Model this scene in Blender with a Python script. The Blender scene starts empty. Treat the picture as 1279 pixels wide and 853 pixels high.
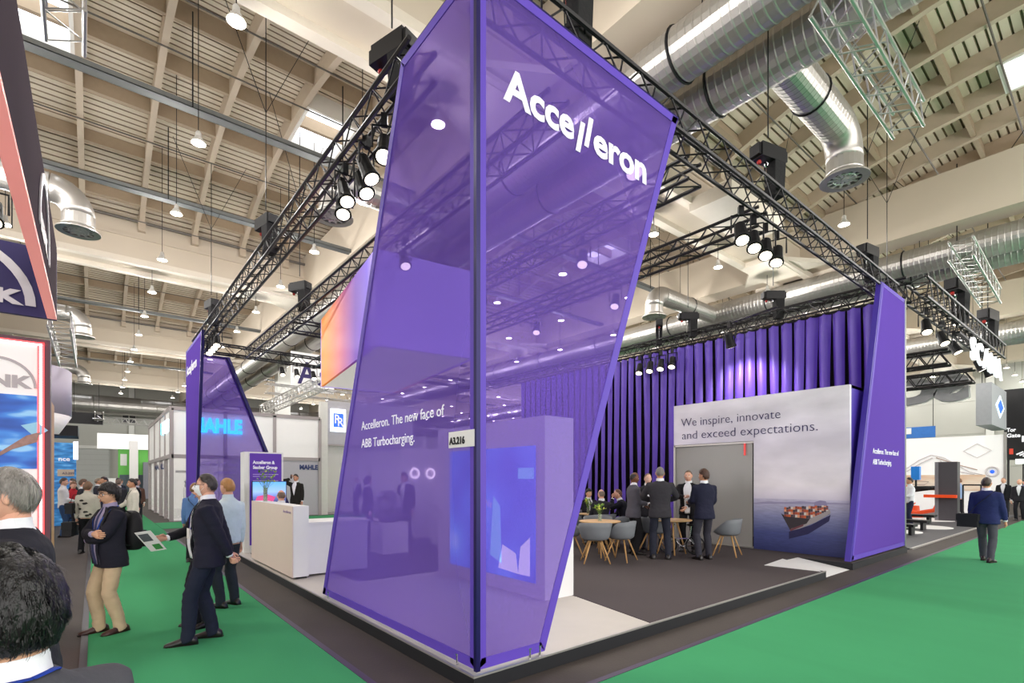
import bpy, bmesh, math, random
from mathutils import Vector, Matrix, Quaternion, noise
random.seed(7)
PI = math.pi
S = bpy.context.scene
COL = S.collection

# ---------------------------------------------------------------- camera
cam_d = bpy.data.cameras.new('camera'); cam = bpy.data.objects.new('camera', cam_d); COL.objects.link(cam)
EYE = 1.75
cam.location = (0, 0, EYE)
cam.rotation_euler = (PI/2, 0, -math.atan2(640-118, 636))
cam_d.sensor_fit = 'HORIZONTAL'; cam_d.sensor_width = 36.0; cam_d.lens = 36.0*636/1279
cam_d.shift_x = 0.0; cam_d.shift_y = (598-426.5)/1279
cam_d.clip_start = 0.05; cam_d.clip_end = 300
S.camera = cam
# ---------------------------------------------------------------- world, exposure
W = bpy.data.worlds.new('world'); S.world = W; W.use_nodes = True
bg = W.node_tree.nodes['Background']
bg.inputs['Color'].default_value = (1.0, 0.97, 0.95, 1); bg.inputs['Strength'].default_value = 3.0
S.view_settings.view_transform = 'Standard'; S.view_settings.look = 'None'
S.view_settings.gamma = 1.0; S.view_settings.use_curve_mapping = False
S.view_settings.exposure = 0.0
LAMP_W = 66.0     # watts of each hall pendant
SPOT_W = 120.0    # watts of each truss spot
try:
    S.cycles.max_bounces = 8; S.cycles.transparent_max_bounces = 12; S.cycles.use_light_tree = True
    S.cycles.sample_clamp_indirect = 4.0
except Exception: pass

# ---------------------------------------------------------------- materials
def lin(c):
    c /= 255.0
    return c/12.92 if c <= .04045 else ((c+.055)/1.055)**2.4
def hexc(h):
    h = h.lstrip('#'); return tuple(lin(int(h[i:i+2], 16)) for i in (0, 2, 4))
MATS = {}
def mat(name, col, rough=.6, metal=0., var=.08, scale=8., bump=0., bscale=60., spec=.4, emit=None, es=0., stretch=None):
    """procedural principled material: base colour with noise variation and optional bump"""
    if name in MATS: return MATS[name]
    m = bpy.data.materials.new(name); m.use_nodes = True; MATS[name] = m
    nt = m.node_tree; b = nt.nodes['Principled BSDF']
    c = hexc(col) if isinstance(col, str) else col
    tc = nt.nodes.new('ShaderNodeTexCoord'); mp = nt.nodes.new('ShaderNodeMapping')
    nt.links.new(tc.outputs['Object'], mp.inputs['Vector'])
    if stretch: mp.inputs['Scale'].default_value = stretch
    if var > 0:
        n = nt.nodes.new('ShaderNodeTexNoise'); n.inputs['Scale'].default_value = scale; n.inputs['Detail'].default_value = 4
        nt.links.new(mp.outputs[0], n.inputs['Vector'])
        mx = nt.nodes.new('ShaderNodeMix'); mx.data_type = 'RGBA'
        mx.inputs['A'].default_value = tuple(x*(1-var) for x in c)+(1,)
        mx.inputs['B'].default_value = tuple(min(1, x*(1+var)) for x in c)+(1,)
        nt.links.new(n.outputs['Fac'], mx.inputs['Factor'])
        nt.links.new(mx.outputs['Result'], b.inputs['Base Color'])
    else:
        b.inputs['Base Color'].default_value = c+(1,)
    b.inputs['Roughness'].default_value = rough; b.inputs['Metallic'].default_value = metal
    b.inputs['Specular IOR Level'].default_value = spec
    if bump > 0:
        n2 = nt.nodes.new('ShaderNodeTexNoise'); n2.inputs['Scale'].default_value = bscale; n2.inputs['Detail'].default_value = 3
        nt.links.new(mp.outputs[0], n2.inputs['Vector'])
        bp = nt.nodes.new('ShaderNodeBump'); bp.inputs['Strength'].default_value = bump; bp.inputs['Distance'].default_value = .02
        nt.links.new(n2.outputs['Fac'], bp.inputs['Height']); nt.links.new(bp.outputs[0], b.inputs['Normal'])
    if emit:
        e = hexc(emit) if isinstance(emit, str) else emit
        b.inputs['Emission Color'].default_value = e+(1,); b.inputs['Emission Strength'].default_value = es
    return m
def mesh_fabric(name, col, alpha, tint, back=.35):
    """translucent printed mesh: part open weave, part dyed thread"""
    m = bpy.data.materials.new(name); m.use_nodes = True; MATS[name] = m
    nt = m.node_tree; nt.nodes.clear()
    out = nt.nodes.new('ShaderNodeOutputMaterial'); mix = nt.nodes.new('ShaderNodeMixShader'); m2 = nt.nodes.new('ShaderNodeMixShader')
    tr = nt.nodes.new('ShaderNodeBsdfTransparent'); tr.inputs[0].default_value = hexc(tint)+(1,)
    d = nt.nodes.new('ShaderNodeBsdfDiffuse'); t = nt.nodes.new('ShaderNodeBsdfTranslucent')
    c = hexc(col); d.inputs[0].default_value = c+(1,); t.inputs[0].default_value = c+(1,)
    m2.inputs[0].default_value = back
    nt.links.new(d.outputs[0], m2.inputs[1]); nt.links.new(t.outputs[0], m2.inputs[2])
    lw = nt.nodes.new('ShaderNodeLayerWeight'); lw.inputs['Blend'].default_value = .35
    mr = nt.nodes.new('ShaderNodeMapRange'); mr.inputs['To Min'].default_value = alpha; mr.inputs['To Max'].default_value = min(1, alpha+.3)
    nt.links.new(lw.outputs['Facing'], mr.inputs['Value']); nt.links.new(mr.outputs[0], mix.inputs[0])
    nt.links.new(tr.outputs[0], mix.inputs[1]); nt.links.new(m2.outputs[0], mix.inputs[2])
    nt.links.new(mix.outputs[0], out.inputs[0]); return m
def glass(name, tint, alpha, rough=.05):
    """thin pane: mostly clear, with tint and a gloss"""
    m = bpy.data.materials.new(name); m.use_nodes = True; MATS[name] = m
    nt = m.node_tree; nt.nodes.clear()
    out = nt.nodes.new('ShaderNodeOutputMaterial'); mix = nt.nodes.new('ShaderNodeMixShader')
    tr = nt.nodes.new('ShaderNodeBsdfTransparent')
    p = nt.nodes.new('ShaderNodeBsdfPrincipled'); p.inputs['Base Color'].default_value = hexc(tint)+(1,); p.inputs['Roughness'].default_value = rough
    mix.inputs[0].default_value = alpha
    nt.links.new(tr.outputs[0], mix.inputs[1]); nt.links.new(p.outputs[0], mix.inputs[2]); nt.links.new(mix.outputs[0], out.inputs[0]); return m
def ramp_mat(name, stops, axis='X', lo=0., hi=1., emit=0., rough=.5):
    """colour gradient printed along one object axis"""
    m = bpy.data.materials.new(name); m.use_nodes = True; MATS[name] = m
    nt = m.node_tree; b = nt.nodes['Principled BSDF']; b.inputs['Roughness'].default_value = rough
    tc = nt.nodes.new('ShaderNodeTexCoord'); sp = nt.nodes.new('ShaderNodeSeparateXYZ'); nt.links.new(tc.outputs['Object'], sp.inputs[0])
    mr = nt.nodes.new('ShaderNodeMapRange'); mr.inputs['From Min'].default_value = lo; mr.inputs['From Max'].default_value = hi
    nt.links.new(sp.outputs[axis], mr.inputs['Value'])
    cr = nt.nodes.new('ShaderNodeValToRGB'); nt.links.new(mr.outputs[0], cr.inputs[0])
    el = cr.color_ramp.elements
    for i, (p, c) in enumerate(stops):
        e = el[i] if i < 2 else el.new(p)
        e.position = p; e.color = hexc(c)+(1,)
    nt.links.new(cr.outputs[0], b.inputs['Base Color'])
    if emit:
        nt.links.new(cr.outputs[0], b.inputs['Emission Color']); b.inputs['Emission Strength'].default_value = emit
    return m

# ---------------------------------------------------------------- mesh builder
class MB:
    def __init__(s): s.v = []; s.f = []; s.m = []
    def add(s, vs, fs, mi=0):
        o = len(s.v); s.v += [tuple(v) for v in vs]
        for f in fs: s.f.append(tuple(o+i for i in f)); s.m.append(mi)
        return s
    def box(s, lo, hi, mi=0):
        (a, b, c), (d, e, f) = lo, hi
        return s.add([(a,b,c),(d,b,c),(d,e,c),(a,e,c),(a,b,f),(d,b,f),(d,e,f),(a,e,f)],
                     [(3,2,1,0),(4,5,6,7),(0,1,5,4),(1,2,6,5),(2,3,7,6),(3,0,4,7)], mi)
    def obox(s, c, size, rot=None, mi=0, taper=1.):
        x, y, z = (k/2 for k in size); c = Vector(c)
        p = [Vector(q) for q in [(-x,-y,-z),(x,-y,-z),(x,y,-z),(-x,y,-z),(-x*taper,-y*taper,z),(x*taper,-y*taper,z),(x*taper,y*taper,z),(-x*taper,y*taper,z)]]
        if rot is not None: p = [rot @ q for q in p]
        return s.add([c+q for q in p], [(3,2,1,0),(4,5,6,7),(0,1,5,4),(1,2,6,5),(2,3,7,6),(3,0,4,7)], mi)
    def rings(s, R, mi=0, cap=True, closed=True):
        n = len(R[0]); o = len(s.v)
        for r in R: s.v += [tuple(p) for p in r]
        for i in range(len(R)-1):
            for j in range(n if closed else n-1):
                k = (j+1) % n
                s.f.append((o+i*n+j, o+i*n+k, o+(i+1)*n+k, o+(i+1)*n+j)); s.m.append(mi)
        if cap and closed:
            s.f.append(tuple(o+j for j in range(n))[::-1]); s.m.append(mi)
            q = o+(len(R)-1)*n; s.f.append(tuple(q+j for j in range(n))); s.m.append(mi)
        return s
    def tube(s, path, rad, n=8, mi=0, cap=True, flat=None):
        path = [Vector(p) for p in path]
        if not hasattr(rad, '__len__'): rad = [rad]*len(path)
        R = []; t0 = (path[1]-path[0]).normalized()
        u = t0.orthogonal().normalized() if flat is None else (Vector(flat)-t0*t0.dot(Vector(flat))).normalized()
        for i, p in enumerate(path):
            a = path[max(0, i-1)]; b = path[min(len(path)-1, i+1)]; t = (b-a)
            t = t.normalized() if t.length > 1e-9 else t0
            u = (u - t*u.dot(t)); u = u.normalized() if u.length > 1e-6 else t.orthogonal().normalized()
            w = t.cross(u); r = rad[i]
            ra, rb = r if hasattr(r, '__len__') else (r, r)
            R.append([p + u*(ra*math.cos(2*PI*j/n)) + w*(rb*math.sin(2*PI*j/n)) for j in range(n)])
        return s.rings(R, mi, cap)
    def lathe(s, prof, n=16, c=(0,0,0), mi=0, cap=True, axis=None):
        c = Vector(c); q = Vector((0,0,1)).rotation_difference(Vector(axis)) if axis is not None else None
        R = []
        for r, z in prof:
            row = [Vector((r*math.cos(2*PI*j/n), r*math.sin(2*PI*j/n), z)) for j in range(n)]
            R.append([c+(q @ p if q else p) for p in row])
        return s.rings(R, mi, cap)
    def prism(s, poly, vec, mi=0):
        """closed polygon (list of 3d points) extruded by vec"""
        a = [Vector(p) for p in poly]; v = Vector(vec); b = [p+v for p in a]; n = len(a)
        return s.add(a+b, [tuple(range(n))[::-1], tuple(range(n, 2*n))]+[(i, (i+1) % n, n+(i+1) % n, n+i) for i in range(n)], mi)
    def sphere(s, c, r, n=12, m=8, mi=0, rot=None):
        rx, ry, rz = r if hasattr(r, '__len__') else (r, r, r); c = Vector(c); R = []
        for i in range(m+1):
            a = -PI/2+PI*i/m; k = max(math.cos(a), .01)
            row = [Vector((rx*k*math.cos(2*PI*j/n), ry*k*math.sin(2*PI*j/n), rz*math.sin(a))) for j in range(n)]
            R.append([c+(rot @ p if rot is not None else p) for p in row])
        return s.rings(R, mi)
    def torus(s, c, R, r, n=20, m=6, axis=(0,0,1), mi=0):
        q = Vector((0,0,1)).rotation_difference(Vector(axis)); c = Vector(c); o = len(s.v)
        for i in range(n):
            a = 2*PI*i/n
            for j in range(m):
                b = 2*PI*j/m
                s.v.append(tuple(c+q @ Vector(((R+r*math.cos(b))*math.cos(a), (R+r*math.cos(b))*math.sin(a), r*math.sin(b)))))
        for i in range(n):
            for j in range(m):
                s.f.append((o+i*m+j, o+((i+1) % n)*m+j, o+((i+1) % n)*m+(j+1) % m, o+i*m+(j+1) % m)); s.m.append(mi)
        return s
    def mesh(s, name, mats, smooth=False, off=None):
        me = bpy.data.meshes.new(name)
        vs = s.v if off is None else [(v[0]-off[0], v[1]-off[1], v[2]-off[2]) for v in s.v]
        me.from_pydata(vs, [], s.f)
        for m in (mats if isinstance(mats, (list, tuple)) else [mats]): me.materials.append(m)
        if any(s.m): me.polygons.foreach_set('material_index', s.m)
        if smooth: me.polygons.foreach_set('use_smooth', [True]*len(s.f))
        me.update(); return me
    def build(s, name, mats, parent=None, smooth=False, world=True, auto=None):
        """one mesh object; with a parent the world coordinates become local to the thing"""
        off = origin_of(parent) if (parent is not None and world) else None
        me = s.mesh(name, mats, smooth, off); o = bpy.data.objects.new(name, me); COL.objects.link(o)
        if parent is not None: o.parent = parent
        return o
def origin_of(o):
    v = Vector((0,0,0))
    while o is not None: v = v+o.location; o = o.parent
    return v
def tag(o, label=None, cat=None, group=None, kind=None):
    if label: o['label'] = label
    if cat: o['category'] = cat
    if group: o['group'] = group
    if kind: o['kind'] = kind
    return o
def thing(name, label, cat, loc=(0,0,0), rz=0., group=None):
    o = bpy.data.objects.new(name, None); COL.objects.link(o); o.empty_display_size = .1
    o.location = loc; o.rotation_euler = (0,0,rz); return tag(o, label, cat, group)
def put(name, me, parent=None, loc=(0,0,0), rot=None):
    """an object sharing mesh data"""
    o = bpy.data.objects.new(name, me); COL.objects.link(o)
    if parent is not None: o.parent = parent; 
    o.location = loc
    if rot is not None:
        o.rotation_mode = 'QUATERNION'; o.rotation_quaternion = rot
    return o
KIDS = {}
def copy_tree(o, parent=None, kids=None):
    c = o.copy(); COL.objects.link(c)
    if parent is not None: c.parent = parent
    for ch in list(o.children): copy_tree(ch, c)
    return c
def struct(o): o['kind'] = 'structure'; return o
def islands(o):
    """split a lettering mesh into one object per letter"""
    me = o.data; n = len(me.vertices); p = list(range(n))
    def find(i):
        while p[i] != i: p[i] = p[p[i]]; i = p[i]
        return i
    for e in me.edges:
        a, b = find(e.vertices[0]), find(e.vertices[1])
        if a != b: p[a] = b
    G = {}
    for f in me.polygons: G.setdefault(find(f.vertices[0]), []).append(f)
    for fs in G.values():
        ids = {}; b = MB()
        for f in fs:
            for v in f.vertices:
                if v not in ids: ids[v] = len(b.v); b.v.append(tuple(me.vertices[v].co))
            b.f.append(tuple(ids[v] for v in f.vertices)); b.m.append(0)
        b.build('letter', me.materials[0], o.parent, world=False)
    bpy.data.objects.remove(o)
def text(parent, s, org, ux, uy, size, m, name='lettering', width=None, bold=0., align='LEFT', spacing=1., ext=.002, line=1., italic=0.):
    """flat lettering: org = lower left of the first baseline, ux/uy = reading and up directions (world)"""
    cu = bpy.data.curves.new(name, 'FONT'); cu.body = s; cu.size = size; cu.extrude = ext; cu.offset = bold; cu.align_x = align
    cu.space_character = spacing; cu.space_line = line; cu.shear = italic; cu.resolution_u = 3
    o = bpy.data.objects.new(name, cu); COL.objects.link(o)
    me = bpy.data.meshes.new_from_object(o); bpy.data.objects.remove(o); bpy.data.curves.remove(cu)
    me.name = name
    xs = [v.co.x for v in me.vertices] or [0, 1]
    sx = 1. if width is None else width/max(1e-6, max(xs)-min(xs))
    ux = Vector(ux).normalized(); uy = Vector(uy).normalized(); n = ux.cross(uy); org = Vector(org)-(origin_of(parent) if parent else Vector((0,0,0)))
    for v in me.vertices:
        v.co = org + ux*(v.co.x*sx) + uy*v.co.y + n*(v.co.z+ext)
    me.materials.clear(); me.materials.append(m)
    ob = bpy.data.objects.new(name, me); COL.objects.link(ob)
    if parent is not None: ob.parent = parent
    return ob

white = mat('white_laminate', '#e6e4e2', .45, var=.02)
black_metal = mat('black_metal', '#1b1a1c', .45, .3, var=.15)
truss_black = mat('black_truss_paint', '#1e1b1d', .4, .2, var=.15)
truss_silver = mat('silver_truss_aluminium', '#c9c7c4', .3, .8, var=.1)
chrome = mat('chrome', '#d8d8dc', .18, 1., var=.03)
letter_white = mat('white_lettering', '#f4f2fa', .5, var=0, emit='#f4f2fa', es=.12)
# ================================================================ SETTING: hall floor, roof, walls
m_conc = mat('hall_concrete', '#403834', .75, var=.25, scale=1.3, bump=.15, bscale=40)
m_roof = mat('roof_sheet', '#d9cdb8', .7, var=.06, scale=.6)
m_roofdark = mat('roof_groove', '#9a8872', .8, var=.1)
m_rib = mat('painted_roof_rib', '#c2b29d', .65, var=.05)
m_purlin = mat('painted_purlin', '#a8967f', .7, var=.08)
m_girder = mat('painted_concrete_girder', '#c8bba8', .7, var=.05, scale=1.)
m_wall = mat('hall_wall_panel', '#b4b4ac', .7, var=.05, scale=1.)
m_wallcol = mat('hall_wall_column', '#dadad4', .6, var=.03)
m_sky = mat('rooflight_pane', '#f4f8ff', .4, var=0, emit='#f4f8ff', es=2.6)
m_curb = mat('rooflight_curb', '#eeebe4', .6, var=.02)
m_pipe = mat('grey_conduit', '#6d6862', .5, .3, var=.1)

fl = struct(MB().box((-30,-12,-.1), (62,66,0)).build('floor', m_conc))
# roof: five barrel vaults along X, sheet with trapezoid corrugation
GY = [-6.2, 8.3, 22.8, 37.3, 51.8, 66.3]; SPR = 10.9; RISE = 1.65; CH = 14.5
RV = (7.25**2+RISE**2)/(2*RISE)
def vault(t):                     # t in 0..CH -> (z, normal)
    y = t-CH/2; z = SPR+RISE-RV+math.sqrt(RV*RV-y*y); n = Vector((0, y, math.sqrt(RV*RV-y*y))).normalized()
    return z, n
mb = MB(); X0r, X1r = -30, 62
for g in range(5):
    row = []; N = 72
    for i in range(N):
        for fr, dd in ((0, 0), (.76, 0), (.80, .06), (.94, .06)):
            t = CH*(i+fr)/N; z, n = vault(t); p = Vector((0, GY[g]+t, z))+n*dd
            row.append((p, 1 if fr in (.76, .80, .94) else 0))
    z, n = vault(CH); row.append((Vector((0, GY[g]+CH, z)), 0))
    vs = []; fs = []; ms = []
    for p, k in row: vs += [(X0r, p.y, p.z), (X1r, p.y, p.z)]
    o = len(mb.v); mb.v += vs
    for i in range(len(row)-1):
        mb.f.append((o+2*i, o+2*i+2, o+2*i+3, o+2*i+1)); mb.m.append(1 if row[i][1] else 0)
# roof deck closed above the sheet
for g in range(5):
    o = len(mb.v)
    for i in range(13):
        t = CH*i/12; z, n = vault(t); mb.v += [(X0r, GY[g]+t, z+.2), (X1r, GY[g]+t, z+.2)]
    for i in range(12): mb.f.append((o+2*i, o+2*i+2, o+2*i+3, o+2*i+1)); mb.m.append(1)
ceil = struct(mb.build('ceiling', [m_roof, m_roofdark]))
# ribs (arched, along Y) and purlins (straight, along X)
def arc_bar(w, h, drop):
    b = MB(); R = []
    for i in range(17):
        t = .3+(CH-.6)*i/16; z, n = vault(t)
        R.append([(-w/2, t, z-drop), (w/2, t, z-drop), (w/2, t, z-drop-h), (-w/2, t, z-drop-h)])
    return b.rings(R)
rib_me = arc_bar(.15, .46, 0).mesh('roof_rib', m_rib)
RX = [1.3+1.6*k for k in range(-18, 37)]
for g in range(5):
    for x in RX:
        if g >= 3 and x < -12: continue
        put('roof_rib', rib_me, ceil, (x, GY[g], 0))
for g in range(5):
    for k in range(7):
        t = 1.25+2.*k; z, n = vault(t)
        b = MB(); b.obox(((X0r+X1r)/2, GY[g]+t, z-.2), (X1r-X0r, .12, .42), Matrix.Rotation(-math.asin((t-7.25)/RV), 3, 'X'))
        b.build('purlin', m_purlin, ceil)
        if k < 6:
            z, n = vault(t+1.)
            MB().tube([(X0r, GY[g]+t+1, z-.52), (X1r, GY[g]+t+1, z-.52)], .022, 5).build('conduit', m_pipe, ceil)
# deep girders along X with a light bottom flange; beams along Y beside the ducts
m_flange = mat('girder_flange', '#d8cebe', .6, var=.04)
for y in GY:
    b = MB(); b.box((X0r, y-.55, 9.42), (X1r, y+.55, 11.0))
    for sg in (-1, 1):
        b.box((X0r, y+sg*.55-.12, 9.27), (X1r, y+sg*.55+.12, 9.47), 1); b.box((X0r, y+sg*.55-.06, 10.2), (X1r, y+sg*.55+.06, 10.3), 0)
    b.build('girder', [m_girder, m_flange], ceil)
    if y in (8.3, 22.8, 37.3):
        for sg in (-1, 1):
            MB().tube([(X0r, y+sg*.72, 10.75), (X1r, y+sg*.72, 10.75)], .05, 6).build('conduit', m_pipe, ceil)
BX = [-19.1, -5.9, 7.3, 20.5, 33.7, 46.9]
for x in BX:
    b = MB(); b.box((x-.45, -6.2, 9.5), (x+.45, 66, 11.1)); b.build('beam', m_girder, ceil)
    for y in GY[1:4]:              # haunch plates where beam and girder meet
        b = MB()
        for sx in (-1, 1):
            b.prism([(x+sx*.45, y-.55, 9.45), (x+sx*2.6, y-.55, 9.45), (x+sx*2.6, y+.55, 9.45), (x+sx*.45, y+.55, 9.45)], (0,0,-.2))
            b.prism([(x+sx*.45, y-1.5, 9.5), (x+sx*2., y-.55, 9.5), (x+sx*2., y+.55, 9.5), (x+sx*.45, y+1.5, 9.5)], (0,0,-.14))
        b.build('haunch', m_flange, ceil)
# rooflights on the crown, every fourth bay
sk_curb = MB()
for lo, hi in (((-.74,-1.1,-.55),(-.66,1.1,0)), ((.66,-1.1,-.55),(.74,1.1,0)), ((-.74,-1.1,-.55),(.74,-1.02,0)), ((-.74,1.02,-.55),(.74,1.1,0)), ((-.66,-.04,-.2),(.66,.04,-.1))):
    sk_curb.box(lo, hi)
sk_curb = sk_curb.mesh('rooflight_curb', m_curb); sk_pane = MB().box((-.66,-1.02,-.1), (.66,1.02,-.07)).mesh('rooflight_pane', m_sky)
for g in range(5):
    for k in range(-3, 9):
        x = -1.1+6.4*k; z = SPR+RISE+.03
        if x > 45: continue
        c = put('rooflight', sk_curb, ceil, (x, GY[g]+CH/2, z)); put('pane', sk_pane, c)
# brackets where ribs land on the girders
br_me = MB().box((-.11,-.1,-.5), (.11,.1,0)).mesh('rib_bracket', m_rib)
for g in (0, 1, 2):
    for x in RX:
        if -14 < x < 30:
            put('rib_bracket', br_me, ceil, (x, GY[g+1]-.66, 10.95))
# walls: rear wall beyond the far aisle, right wall with columns, each with clad panels
def wall(name, p0, p1, h, n, inward):
    p0 = Vector(p0); p1 = Vector(p1); d = (p1-p0); L = d.length; d.normalize(); nn = Vector(inward)
    w = MB(); w.prism([p0, p1, p1+Vector((0,0,h)), p0+Vector((0,0,h))], -nn*.2); w = struct(w.build(name, m_wall))
    st = L/n
    for i in range(n+1):
        c = p0+d*(i*st); b = MB(); b.prism([c-d*.22, c+d*.22, c+d*.22+Vector((0,0,h)), c-d*.22+Vector((0,0,h))], nn*.3); b.build('wall_column', m_wallcol, w)
    for i in range(n):
        for z0, z1 in ((.2, 2.6), (2.7, 5.1), (5.2, 7.6), (7.7, 10.)):
            a = p0+d*(i*st+.3); c = p0+d*((i+1)*st-.3)
            b = MB(); b.prism([a+Vector((0,0,z0)), c+Vector((0,0,z0)), c+Vector((0,0,z1)), a+Vector((0,0,z1))], nn*.06); b.build('wall_panel', m_wall, w)
    return w
wall('wall_rear', (-30, 63, 0), (62, 63, 0), 11.5, 14, (0,-1,0))
wall('wall_right', (52, 63, 0), (52, -12, 0), 11.5, 12, (-1,0,0))
# closed roller gate in the rear wall
dr = struct(MB().box((-4.6,62.75,0), (1.2,62.9,4.6)).build('door_1', mat('gate_grey', '#b3b5b1', .5, var=.04)))
for k in range(9): MB().box((-4.5,62.7,.1+.5*k), (1.1,62.76,.55+.5*k)).build('gate_slat', mat('gate_slat', '#bdbfbb', .5, var=.03), dr)
MB().box((-4.9,62.55,4.6), (1.5,62.9,4.9)).build('gate_lintel', m_wallcol, dr)
# ---- carpets and edge tapes laid on the hall floor
m_green = mat('green_aisle_carpet', '#3f8f5f', .95, var=.1, scale=2.2, bump=.12, bscale=220, spec=.1, stretch=(1,.12,1))
m_greend = m_green
def slab(name, label, cat, poly, z0, z1, m, group=None):
    c = (sum(p[0] for p in poly)/len(poly), sum(p[1] for p in poly)/len(poly), 0)
    b = MB().prism([(x, y, z0) for x, y in poly], (0,0,z1-z0)); o = bpy.data.objects.new(name, b.mesh(name, m, off=c)); COL.objects.link(o); o.location = c
    return tag(o, label, cat, group)
slab('aisle_carpet', 'green aisle carpet, running from the lower left into the depth beside the white counter', 'carpet', [(-.06,2.9),(1.83,2.9),(1.83,58),(-.06,58)], 0, .012, m_green)
slab('aisle_carpet', 'green aisle carpet, sweeping across the lower right in front of the stand', 'carpet', [(-.06,-9),(50,-9),(50,2.92),(-.06,2.9)], 0, .012, m_green)
slab('aisle_carpet', 'green carpet strip in the cross aisle behind the stand', 'carpet', [(1.84,21.4),(50,21.4),(50,24.4),(1.84,24.4)], 0, .012, m_green)
m_tape = mat('dark_purple_edge_tape', '#3a2b45', .5, var=.1); m_tape2 = mat('pale_edge_tape', '#a597b8', .5, var=.1); m_tape3 = mat('dark_edge_tape', '#2e2a33', .5, var=.1)
slab('edge_tape', 'thin violet tape along the right edge of the left green aisle carpet', 'tape', [(1.80,2.95),(1.86,2.95),(1.86,20),(1.80,20)], .012, .016, m_tape)
slab('edge_tape', 'thin dark tape along the green carpet edge in front of the stand', 'tape', [(1.83,2.89),(24,2.89),(24,2.95),(1.83,2.95)], .012, .016, m_tape)
slab('edge_tape', 'dark tape along the left edge of the left green aisle carpet', 'tape', [(-.11,1.5),(-.05,1.5),(-.05,20),(-.11,20)], .012, .017, m_tape3)
# ================================================================ THE STAND
def at(px, py, **k):
    """world point seen at a pixel of the 1279 x 853 photograph, on a plane x=, y= or z="""
    a = math.atan2(640-118, 636); u = (px-640)/636; v = -(py-598)/636
    r = Vector((math.sin(a)+u*math.cos(a), math.cos(a)-u*math.sin(a), v))
    t = k['d'] if 'd' in k else (k['x']/r.x if 'x' in k else (k['y']/r.y if 'y' in k else (k['z']-EYE)/r.z))
    return Vector((0,0,EYE))+r*t
PZ = .135
m_pw = mat('pale_stone_vinyl', '#bbb4ac', .55, var=.07, scale=3., bump=.05)
m_purp = mat('violet_laminate', '#43309a', .5, var=.05)
m_pd = mat('anthracite_carpet', '#514a4b', .95, var=.25, scale=60., bump=.4, bscale=300, spec=.1)
m_pe = mat('black_platform_edge', '#1a1b1f', .5, var=.12)
m_trim = mat('aluminium_edge_trim', '#b9b5b0', .35, .7, var=.05)
pl = thing('stage_platform', 'low black edged raised floor of the stand, half pale vinyl and half dark carpet', 'platform', (2.39,3.4,0))
outer = [(2.39,3.4),(9.9,3.4),(9.9,4.4),(11.24,4.4),(11.24,3.4),(14.95,3.4),(14.95,20.7),(2.39,20.7)]
MB().prism([(x,y,0) for x, y in outer], (0,0,PZ-.012)).build('edge', m_pe, pl)
mp_ = [(2.41,3.42),(4.81,3.42),(5.11,4.84),(5.11,7.7),(3.2,7.7),(3.2,10.9),(4.6,10.9),(4.6,12.4),(9.,12.4),(9.,20.6),(2.41,20.6)]
MB().prism([(x,y,PZ-.012) for x, y in mp_], (0,0,.012)).build('vinyl_floor', m_pw, pl)
md_ = [(4.83,3.42),(9.88,3.42),(9.88,4.42),(11.26,4.42),(11.26,3.42),(14.93,3.42),(14.93,20.6),(9.02,20.6),(9.02,12.38),(4.62,12.38),(4.62,10.88),(3.22,10.88),(3.22,7.72),(5.13,7.72),(5.13,4.84)]
MB().prism([(x,y,PZ-.012) for x, y in md_], (0,0,.013)).build('carpet', m_pd, pl)
b = MB(); b.box((2.385,3.395,PZ-.012), (9.9,3.42,PZ+.004)); b.box((2.385,3.42,PZ-.012), (2.41,20.7,PZ+.004)); b.build('edge_trim', m_trim, pl)
b = MB(); b.prism([(9.92,4.38,PZ-.005),(11.22,4.38,PZ-.005),(11.22,3.45,.004),(9.92,3.45,.004)], (0,0,-.003))
b.prism([(9.92,3.45,0),(9.92,4.38,0),(9.92,4.38,PZ-.01),(9.92,3.45,.002)], (.02,0,0)); b.prism([(11.22,3.45,0),(11.22,4.38,0),(11.22,4.38,PZ-.01),(11.22,3.45,.002)], (-.02,0,0))
rp = thing('access_ramp', 'small white wheelchair ramp set into the front edge of the stand floor', 'ramp', (10.57,3.9,0)); b.build('ramp_plate', white, rp)
MB().prism([at(955,706,z=PZ+.003),at(978,698,z=PZ+.003),at(1020,710,z=PZ+.003),at(1026,714,z=PZ+.003)], (0,0,.004)).build('landing_plate', white, rp)

# ---- folded mesh towers
fab = mesh_fabric('violet_mesh_fabric', '#8a6ec4', .34, '#dfd6f4', .45)
fab2 = mesh_fabric('violet_mesh_fabric_dense', '#7658be', .84, '#c8b8ee', .3)
m_hem = mat('violet_fabric_hem', '#5b3fb2', .6, var=.06)
m_post = mat('dark_violet_corner_post', '#1d1554', .35, .3, var=.05)
def face(par, quad, n, f, w=.09, back=None):
    """one tensioned fabric panel (4 corners, n = outward normal) with a doubled hem along its edges"""
    q = [Vector(p) for p in quad]; n = Vector(n)
    MB().prism(q, n*-.004).build('fabric_panel', f, par)
    c = sum(q, Vector())/4
    for i in range(4):
        a, d = q[i], q[(i+1) % 4]; e = (d-a).normalized(); inn = n.cross(e)
        if inn.dot(c-a) < 0: inn = -inn
        MB().prism([a, d, d+inn*w-e*w*.5, a+inn*w+e*w*.5], n*.006).build('hem', m_hem, par)
        MB().prism([a-n*.012, d-n*.012, d+inn*.03-n*.012, a+inn*.03-n*.012], n*-.03).build('frame_tube', m_post, par)
tw = thing('mesh_tower', 'tall folded violet mesh tower in the foreground with large white company lettering', 'banner', (2.44,3.43,PZ))
face(tw, [(2.44,3.43,.17),(2.44,7.08,.17),(2.44,4.76,6.03),(2.44,3.43,6.03)], (-1,0,0), fab)
face(tw, [(2.44,3.43,.17),(3.20,3.43,.17),(5.36,3.43,6.03),(2.44,3.43,6.03)], (0,-1,0), fab)
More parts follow.
